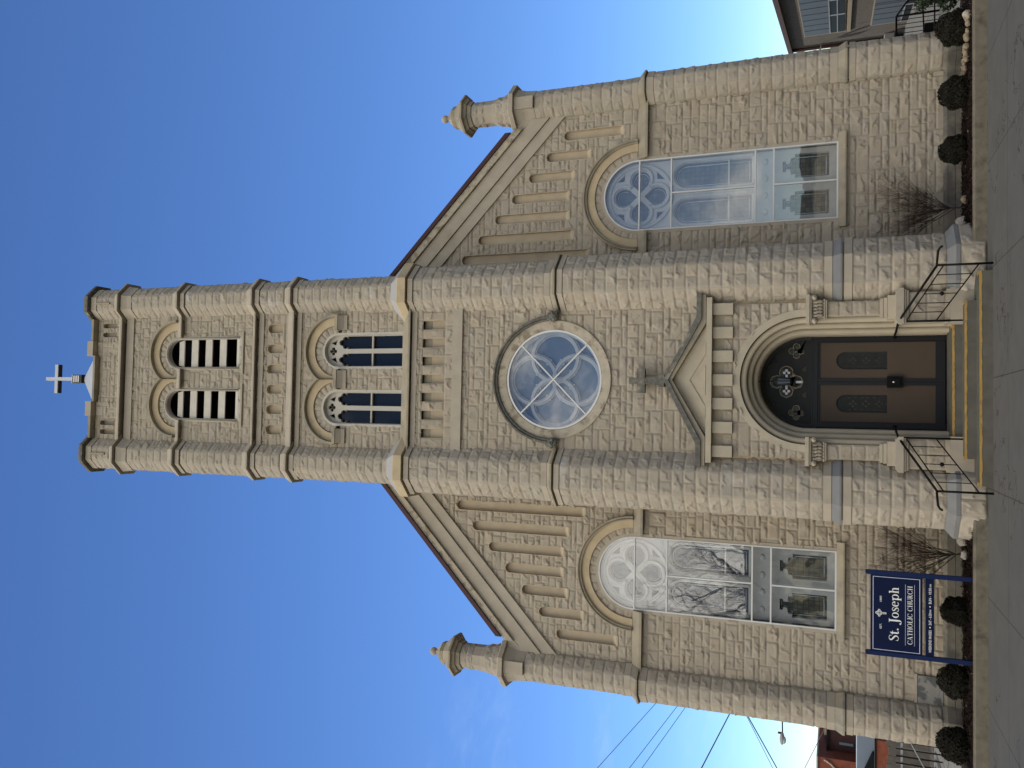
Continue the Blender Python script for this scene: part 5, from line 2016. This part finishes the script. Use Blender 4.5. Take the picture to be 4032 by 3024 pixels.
plate('celtic_cross_emblem', [[(xc + a, zc + b) for a, b in cross_o], [(xc + a, zc + b) for a, b in cross_i]], FY - 0.0026, FY + 0.001, 'paint', sign)
cr = MB()
for k in range(4):
    cr.arch([(0.033, FY - 0.002), (0.042, FY - 0.002), (0.042, FY + 0.001), (0.033, FY + 0.001)], xc, zc, R(90 * k + 22), R(90 * k + 68), 8)
cr.build('celtic_cross_emblem', 'paint', sign)

# ================================================================== planting
def leaf_cloud(n, rad, size, seed, shell=0.72, bumpy=0.06):
    r = np.random.default_rng(seed)
    d = r.normal(size=(n, 3))
    d /= np.linalg.norm(d, axis=1)[:, None]
    lob = 1 + bumpy * (np.sin(d[:, 0] * 7 + seed) * np.sin(d[:, 1] * 6 + 2) + np.sin(d[:, 2] * 8 + d[:, 0] * 3)) 
    rr = rad * lob * (1 - (1 - shell) * r.random(n) ** 2)
    c = d * rr[:, None]
    n1 = r.normal(size=(n, 3)) * 0.6 + d
    n1 /= np.linalg.norm(n1, axis=1)[:, None]
    a = np.cross(n1, r.normal(size=(n, 3)))
    a /= np.linalg.norm(a, axis=1)[:, None]
    b = np.cross(n1, a)
    s = (size * r.uniform(0.6, 1.4, n))[:, None]
    V = np.stack([c - a * s, c + b * s * 0.55, c + a * s, c - b * s * 0.55], 1).reshape(-1, 3)
    F = np.arange(4 * n).reshape(-1, 4)
    z = np.zeros(4 * n)
    return raw_mesh('leaves', V, F, z, z)


def stem_mesh(seed, h):
    mb = MB()
    r = random.Random(seed)
    for i in range(5):
        a = r.uniform(0, 6.28)
        mb.tube([(0.02 * math.cos(a), 0.02 * math.sin(a), -0.3), (0.08 * math.cos(a), 0.08 * math.sin(a), -0.1), (0.14 * math.cos(a), 0.14 * math.sin(a), 0.08)], [0.012, 0.009, 0.005], 5)
    return mb


globe = tag(empty('boxwood_globe', (5.89, 0.30, 0.36)), '', 'shrub', 'clipped round boxwood shrubs in the planting beds')
fo = link('foliage', leaf_cloud(7000, 0.275, 0.019, 3), 'leaf', globe, world=False)
co_ = MB().ball((0, 0, 0), 0.20, 14, 10).build('inner_foliage', 'leaf', globe, world=False)
stem_mesh(2, 0.3).build('stems', 'bark2', globe, world=False)
for i, (x, y, z, sc, lab) in enumerate((
        (5.89, 0.30, 0.335, 1.04, 'clipped round boxwood nearest the apartment house, beside the pale cobbles'),
        (4.80, 0.31, 0.315, 0.97, 'clipped round boxwood in the bed right of the doors, middle one of its three'),
        (3.86, 0.36, 0.345, 0.84, 'small clipped round boxwood under the right great window'),
        (-3.73, 0.33, 0.325, 0.83, 'small clipped round boxwood behind and between the sign posts'),
        (-4.86, 0.33, 0.33, 0.97, 'clipped round boxwood just left of the sign by the cornerstone'),
        (-5.87, 0.32, 0.335, 1.0, 'clipped round boxwood at the left end of the bed, before the iron fence'))):
    g_ = globe if i == 0 else globe.copy()
    if i:
        COL.objects.link(g_)
        for ch in globe.children:
            c2 = ch.copy()
            COL.objects.link(c2)
            c2.parent = g_
    g_.location = (x, y, z)
    g_.scale = (sc, sc, sc)
    g_.rotation_euler = (0.15 * (i % 3 - 1), 0.1 * (i % 2), i * 1.3)
    g_['label'] = lab

ev = tag(empty('evergreen_shrub', (6.95, 0.55, 0.55)), 'loose evergreen shrub at the far right end of the bed', 'shrub')
link('foliage', leaf_cloud(9000, 0.50, 0.03, 9, 0.4, 0.2), 'leaf2', ev, world=False)
stem_mesh(5, 0.4).build('stems', 'bark2', ev, world=False)


def bare_shrub(loc, h, seed, label, wid):
    r = random.Random(seed)
    o = tag(empty('bare_shrub', loc), label, 'shrub', 'leafless shrubs beside the tower')
    tr, tw_ = MB(), MB()

    def grow(p, d, ln, rad, dep):
        n = 4
        pts, rs = [p], [rad]
        for i in range(n):
            d = (d + Vector((r.gauss(0, .10), r.gauss(0, .10), r.gauss(0.04, .06)))).normalized()
            p = p + d * ln / n
            pts.append(p)
            rs.append(rad * (1 - 0.5 * (i + 1) / n))
        (tr if dep < 2 else tw_).tube(pts, rs, 5 if dep < 2 else 3, cap=False)
        if dep >= 4:
            return
        for i in range(r.randint(5, 6) if dep else 18):
            t = r.uniform(0.25, 1.0) if dep else r.uniform(0.5, 1.0)
            q = pts[min(n, int(t * n + 0.5))]
            a = r.uniform(0, 6.28)
            sp = r.uniform(0.25, 0.8) if dep else r.uniform(0.12, 1.0)
            nd = (d + Vector((math.cos(a) * sp * wid, math.sin(a) * sp * wid, 0.12))).normalized()
            grow(q, nd, ln * r.uniform(0.5, 0.8) if dep else h * r.uniform(0.38, 0.72), rs[min(n, int(t * n + 0.5))] * 0.6, dep + 1)
    grow(Vector((0, 0, 0)), Vector((0.03, 0, 1)), 0.30, 0.017, 0)
    tr.build('stem', 'bark', o, world=False)
    tw_.build('twigs', 'twig', o, world=False)
    return o


bare_shrub((2.95, 0.66, 0.14), 1.22, 21, 'leafless reddish shrub between the steps and the right great window', 1.05)
bare_shrub((-2.83, 0.62, 0.14), 1.30, 34, 'leafless reddish shrub between the tower and the navy sign', 1.0)


def rock_obj(loc, sz, seed, name, label, mname, group=None):
    r = np.random.default_rng(seed)
    mb = MB().ball((0, 0, 0), 1.0, 14, 10)
    V = np.array(mb.v)
    q = 1 + 0.35 * (vnoise(V[:, 0] * 1.6 + seed, V[:, 1] * 1.6 + V[:, 2] * 1.3, seed) - 0.5) + 0.2 * (vnoise(V[:, 0] * 4 + V[:, 2] * 3, V[:, 1] * 4, seed + 1) - 0.5)
    V = V * q[:, None] * np.array(sz)
    mb.v = [tuple(v) for v in V]
    mb.sm = [False] * len(mb.f)
    o = mb.build(name, mname, None, world=False)
    o.location = loc
    o.rotation_euler = (0, 0, r.uniform(0, 6))
    return tag(o, label, 'rock', group)


rock_obj((3.03, 0.42, 0.19), (0.075, 0.065, 0.06), 1, 'boulder', 'small pale rounded rock under the right leafless shrub', 'palestone')
rock_obj((2.70, 0.62, 0.20), (0.13, 0.10, 0.10), 2, 'boulder', 'grey boulder between the right leafless shrub and the tower', 'stone')
rock_obj((-2.57, 0.55, 0.215), (0.13, 0.10, 0.085), 3, 'boulder', 'grey boulder at the foot of the tower left of the steps', 'stone')
rock_obj((-2.83, 0.42, 0.19), (0.085, 0.07, 0.06), 4, 'boulder', 'small grey stone at the foot of the left leafless shrub', 'stone')
rr = random.Random(8)
rock_obj((5.90, -0.10, 0.215), (0.085, 0.075, 0.075), 6, 'cobble', 'largest pale cobble, at the right end of the row near the kerb', 'oldwhite')
k = 0
for i in range(30):
    t = i / 29
    x = 5.72 - 0.75 * t + rr.uniform(-0.06, 0.06)
    y = -0.10 + 0.62 * t + rr.uniform(-0.10, 0.10)
    rock_obj((x, y, 0.195 + rr.uniform(0, 0.03)), (rr.uniform(0.04, 0.065), rr.uniform(0.04, 0.06), rr.uniform(0.03, 0.05)), 20 + i, 'cobble',
             'fist-sized tan cobble in the row of pale cobbles beside the rightmost boxwood', 'palestone', 'tan cobbles in the right planting bed')

# ================================================================== right: apartment house and its railing
def wallp(s, z, off=0.0):
    A_, B_ = Vector((11.7, 10.2)), Vector((13.46, 18.0))
    d = B_ - A_
    n = Vector((-d.y, d.x)).normalized()      # towards the church
    p = A_ + d * s + n * off
    return (p.x, p.y, z)


apt = tag(empty('apartment_house', (12.5, 14, 0)), 'low buff brick apartment house with blue grey blinds, right of the church', 'building')


def wbox(mb, s0, s1, z0, z1, o0, o1):
    vs = [wallp(s0, z0, o0), wallp(s1, z0, o0), wallp(s1, z0, o1), wallp(s0, z0, o1), wallp(s0, z1, o0), wallp(s1, z1, o0), wallp(s1, z1, o1), wallp(s0, z1, o1)]
    return mb.add(vs, [(0, 3, 2, 1), (4, 5, 6, 7), (0, 1, 5, 4), (1, 2, 6, 5), (2, 3, 7, 6), (3, 0, 4, 7)])


wbox(MB(), -1.2, 1.05, -1.0, 3.86, -9.0, 0.0).build('wall', 'yb', apt)
wbox(MB(), -1.25, 1.06, 3.80, 3.95, -9.1, 0.14).build('roof_edge', 'maroonbrick', apt)
for (s0, s1, zt, zm, zb) in ((-0.10, 0.70, 3.27, 2.46, 1.97), (-0.10, 0.66, 1.12, 0.24, -0.3)):
    w = MB()
    wbox(w, s0 - 0.02, s1 + 0.02, zb - 0.03, zt + 0.03, 0.002, 0.03)
    wo = w.build('window', 'sill', apt)
    m_ = MB()
    wbox(m_, s0, 0.295, zm, zt, 0.031, 0.045)
    wbox(m_, 0.305, s1, zm, zt, 0.031, 0.045)
    for q in range(1, 8):
        e_ = s0 + (s1 - s0) * q / 8
        wbox(m_, e_ - 0.006, e_ + 0.006, zm + 0.01, zt - 0.01, 0.0465, 0.056)
    m_.build('blind', 'shutter', wo)
    wbox(MB(), s0, s1, zb, zm - 0.04, 0.031, 0.04).build('pane', 'aptglass', wo)
    wbox(MB(), s0, s1, zm - 0.035, zm - 0.002, 0.031, 0.06).build('transom', 'lampgrey', wo)
    m_ = MB()
    for q in (0.1, 0.35):
        wbox(m_, q, q + 0.02, zb, zm - 0.04, 0.041, 0.05)
    wbox(m_, s0, s1, (zb + zm) / 2 - 0.03, (zb + zm) / 2, 0.0515, 0.055)
    m_.build('sash_bars', 'lampgrey', wo)
wbox(MB(), -1.2, 0.72, 1.78, 1.90, 0.0, 0.05).build('stone_band', 'sill', apt)
MB().tube([wallp(0.985, 3.8, 0.06), wallp(0.985, -0.5, 0.06)], 0.06, 8).build('downspout', 'maroonbrick', apt)
ac = wbox(MB(), 0.90, 1.03, 0.30, 0.62, 0.01, 0.35).build('wall_air_conditioner', 'lampgrey', apt)
fl = MB()
fl.tube([wallp(0.93, 2.76, 0.02), wallp(0.93, 2.80, 0.25)], 0.025, 6)
fl.tube([wallp(0.93, 2.82, 0.25), wallp(0.90, 2.70, 0.45)], [0.06, 0.10], 8)
fl.tube([wallp(0.95, 2.82, 0.25), wallp(1.0, 2.72, 0.42)], [0.06, 0.10], 8)
fl.build('floodlight', 'lampgrey', apt)

gr = tag(empty('guard_railing', (8.5, 5.95, 0)), 'black iron guard railing with vertical bars in front of the apartment house', 'railing')
RY = 5.95
def bar(nm, p, q, r=0.018, n=5):
    return MB().tube([p, q], r, n).build(nm, 'iron', gr)
bar('top_rail', (7.6, RY, 0.90), (8.77, RY, 0.90), 0.022)
bar('top_rail', (8.77, RY, 0.90), (9.9, RY, 0.10), 0.022)
bar('bottom_rail', (7.6, RY, 0.10), (9.9, RY, 0.10))
bar('middle_rail', (7.6, RY, 0.30), (9.5, RY, 0.36))
for i in range(22):
    x = 7.62 + i * 0.105
    zt = 0.90 if x < 8.77 else 0.90 - (x - 8.77) * 0.708
    bar('baluster', (x, RY, 0.0), (x, RY, max(zt, 0.12)), 0.009, 4)
bar('post', (8.77, RY, 0), (8.77, RY, 0.9), 0.026)
dk = tag(MB().box(7.55, 8.65, RY + 0.3, RY + 1.3, -0.003, 0.28).build('basement_hatch', 'darkroof'), 'low black cellar hatch behind the guard railing', 'hatch')

# ================================================================== left: fence, old brick houses, lamp, wires
fe = tag(empty('iron_fence', (-7.9, 5.3, 0)), 'dark iron picket fence left of the church behind the boxwood', 'fence')
for i in range(15):
    x = -7.2 - i * 0.155
    MB().box(x - 0.012, x + 0.012, 5.288, 5.312, 0.0, 0.92).build('picket', 'iron', fe)
MB().box(-9.5, -7.15, 5.318, 5.34, 0.78, 0.82).box(-9.5, -7.15, 5.318, 5.34, 0.12, 0.16).build('fence_rail', 'lampgrey', fe)
MB().tube([(-7.1, 5.25, 0.92), (-8.2, 5.0, 0.30)], 0.012, 5).build('brace', 'lampgrey', fe)

yb_ = tag(empty('board_fence', (-10, 8, 0)), 'dark weathered board fence close behind the iron pickets', 'fence')
for i in range(26):
    x = -7.6 - i * 0.21
    MB().box(x - 0.097, x + 0.097, 8.0, 8.03, 0.0, 0.93 + 0.02 * (i % 3)).build('board', 'board', yb_)
h1 = tag(empty('dark_brick_house', (-17, 33, 0)), 'dark maroon brick house seen past the left edge of the church', 'building')
MB().box(-17.3, -12.5, 30.6, 38, 0, 2.50).build('wall', 'maroonbrick', h1)
MB().box(-17.35, -12.5, 30.45, 38, 2.50, 2.60).build('gutter', 'darkroof', h1)
MB().prism([(-17.1, 2.6), (-12.5, 2.6), (-12.5, 3.4), (-15.5, 2.80), (-17.1, 2.74)], 32, 38).build('pale_gable', 'oldwhite', h1)
for x in (-16.9, -16.2):
    MB().box(x - 0.06, x + 0.06, 30.54, 30.6, 1.35, 2.0).build('window', 'bluesiding', h1)
MB().box(-16.35, -15.9, 30.3, 30.59, 0.95, 1.10).build('balcony', 'white', h1)
h2 = tag(empty('orange_brick_house', (-19, 30, 0)), 'orange red brick house with a white coping at the left edge of the view', 'building')
MB().box(-22.5, -17.32, 29.5, 36, 0, 2.98).build('wall', 'redbrick', h2)
MB().box(-22.6, -17.28, 29.4, 36, 2.981, 3.05).build('coping', 'lampgrey', h2)
MB().tube([(-17.4, 29.42, 2.7), (-17.55, 29.42, 2.4), (-17.75, 29.42, 2.2), (-17.95, 29.42, 1.6)], 0.045, 6).build('downspout', 'oldwhite', h2)
MB().box(-18.2, -17.9, 29.42, 29.5, 1.15, 1.75).build('window', 'bluesiding', h2)
sh = tag(empty('grey_shed', (-17, 27, 0)), 'grey blue sided shed with a black roof in front of the old brick houses', 'shed')
MB().box(-19.5, -13.5, 27, 29, 0, 1.25).build('wall', 'bluesiding', sh)
MB().prism([(-15.75, 0.60), (-16.6, 0.95), (-19.5, 0.95), (-19.5, 0.30), (-16.0, 0.30)], 26.6, 26.98).build('roof', 'darkroof', sh)
rw = tag(empty('low_brick_wall', (-16, 24, 0)), 'low red brick wall behind the iron picket fence', 'wall')
MB().box(-17.5, -14.2, 24.0, 24.3, 0, 0.55).build('wall', 'redbrick', rw)
MB().box(-17.5, -14.2, 23.95, 24.35, 0.551, 0.62).build('coping', 'darkroof', rw)

lamp = tag(empty('street_lamp', (-13.4, 25, 0)), 'grey cobra head street lamp reaching out behind the left wing', 'street lamp')
MB().tube([(-13.4, 25, 0), (-13.4, 25, 4.5)], [0.10, 0.07], 10).build('pole', 'lampgrey', lamp)
MB().tube([(-13.4, 25, 4.45), (-13.9, 25, 4.42), (-14.8, 25, 4.40)], 0.03, 8).build('arm', 'iron', lamp)
lh = MB().ball((-15.08, 25, 4.42), 0.30, 12, 8, (1.0, 0.5, 0.36))
lho = lh.build('lamp_head', 'lampgrey', lamp)
MB().ball((-15.15, 25, 4.34), 0.16, 10, 6, (1.1, 0.8, 0.6)).build('lens', 'lens', lho)
MB().tube([(-14.85, 25, 4.45), (-14.85, 25, 4.60)], 0.05, 8).build('photocell', 'iron', lho)

up_ = tag(empty('utility_pole', (-8.55, 10.4, 0)), 'wooden utility pole standing behind the left wing', 'pole')
MB().tube([(-8.55, 10.4, 0), (-8.55, 10.4, 6.9)], [0.13, 0.10], 10).build('pole', 'wood', up_)


def wire(p, q, sag, r, label, loop=False):
    p, q = Vector(p), Vector(q)
    pts = []
    for i in range(25):
        t = i / 24
        v = p.lerp(q, t)
        v.z -= sag * 4 * t * (1 - t)
        pts.append(v)
    o = MB().tube(pts, r, 5).build('utility_wire', 'wire')
    return tag(o, label, 'cable', 'overhead cables left of the church')


def thru(a, za, b, zb, y1, sag, r, label, ext=6.0):
    """cable from behind the church past a point a (at y = 10) on towards b (measured at y = 10, placed at y1)"""
    k = (y1 + 15) / 25.0
    A_ = Vector((a, 10, za))
    B_ = Vector((CAM_X + (b - CAM_X) * k, y1, CAM_Z + (zb - CAM_Z) * k))
    d = B_ - A_
    wire(A_ - d * 0.25, A_ + d * ext, sag, r, label)


thru(-9.15, 7.11, -11.42, 8.96, 7, 0.05, 0.008, 'highest thin overhead cable left of the church')
thru(-9.17, 6.50, -11.25, 7.965, 7, 0.05, 0.008, 'second highest thin overhead cable left of the church')
thru(-9.18, 6.27, -11.18, 7.58, 7, 0.05, 0.008, 'third thin overhead cable, just beneath the second')
thru(-9.19, 5.007, -10.88, 5.82, 7, 0.04, 0.016, 'thick twisted overhead cable rising above the street lamp')
thru(-9.20, 4.506, -10.53, 3.72, 12, 0.05, 0.016, 'thick drooping cable with a loop just above the street lamp')
thru(-9.225, 4.527, -10.55, 3.84, 12, 0.06, 0.008, 'thin cable drooping beside the thick looped cable')
thru(-9.243, 2.443, -10.40, 2.964, 12, 0.02, 0.009, 'lowest cable, rising just over the old brick houses')

# ================================================================== across the street (seen mirrored in the windows)
oh = tag(empty('opposite_house', (-2, -31, 0)), 'ochre sided house across the street, mirrored in the great windows', 'building')
MB().box(-14, 4, -38, -29, 0, 5.0).build('wall', 'ochre', oh)
MB().add([(-14.5, -28.6, 5.0), (4.5, -28.6, 5.0), (4.5, -38.4, 5.0), (-14.5, -38.4, 5.0), (-14.5, -33.5, 7.2), (4.5, -33.5, 7.2)],
         [(0, 1, 5, 4), (2, 3, 4, 5), (0, 4, 3), (1, 2, 5), (0, 3, 2, 1)]).build('roof', 'shingle', oh)
for i in range(6):
    x = -12.5 + i * 2.8
    MB().box(x - 0.5, x + 0.5, -28.99, -28.95, 1.4, 3.4).build('window', 'darkglass', oh)
oh2 = tag(empty('opposite_house', (16, -31, 0)), 'long low pale house across the street, facing the right wing', 'building')
MB().box(9, 30, -38, -29, 0, 3.6).build('wall', 'oldwhite', oh2)
MB().box(8.6, 30.4, -38.4, -28.6, 3.6, 4.0).build('roof', 'shingle', oh2)


def bare_tree(loc, h, seed, label):
    r = random.Random(seed)
    o = tag(empty('bare_tree', loc), label, 'tree')
    tr, tw_ = MB(), MB()

    def grow(p, d, ln, rad, dep):
        n = 4
        pts, rs = [p], [rad]
        for i in range(n):
            d = (d + Vector((r.gauss(0, .13), r.gauss(0, .13), r.gauss(0.05, .08)))).normalized()
            p = p + d * ln / n
            pts.append(p)
            rs.append(rad * (1 - 0.4 * (i + 1) / n))
        (tr if dep < 3 else tw_).tube(pts, rs, 6 if dep < 3 else 3, cap=False)
        if dep >= 7:
            return
        for i in range(3 if dep < 5 else 4):
            t = r.uniform(0.45, 1.0) if dep else r.uniform(0.6, 1)
            q = pts[min(n, int(t * n + 0.5))]
            a = r.uniform(0, 6.28)
            sp_ = r.uniform(0.5, 1.0)
            grow(q, (d + Vector((math.cos(a) * sp_, math.sin(a) * sp_, 0.1))).normalized(), ln * r.uniform(0.6, 0.82), rs[min(n, int(t * n + 0.5))] * 0.62, dep + 1)
    grow(Vector((0, 0, 0)), Vector((0.02, 0, 1)), h * 0.28, h * 0.025, 0)
    tr.build('trunk', 'bark', o, world=False)
    tw_.build('branches', 'bark', o, world=False)
    return o


bare_tree((-7.9, -21.5, 0), 15.0, 5, 'tall leafless street tree across the road, mirrored in the left great window')
bare_tree((-11.2, -26.5, 0), 17.0, 9, 'tallest leafless tree before the ochre house, mirrored in the left great window')
bare_tree((-5.9, -25.0, 0), 13.0, 12, 'slighter leafless tree nearer the camera side before the ochre house')

for o in list(bpy.data.objects):
    if o.type == 'EMPTY' and o.get('label') == '':
        del o['label']
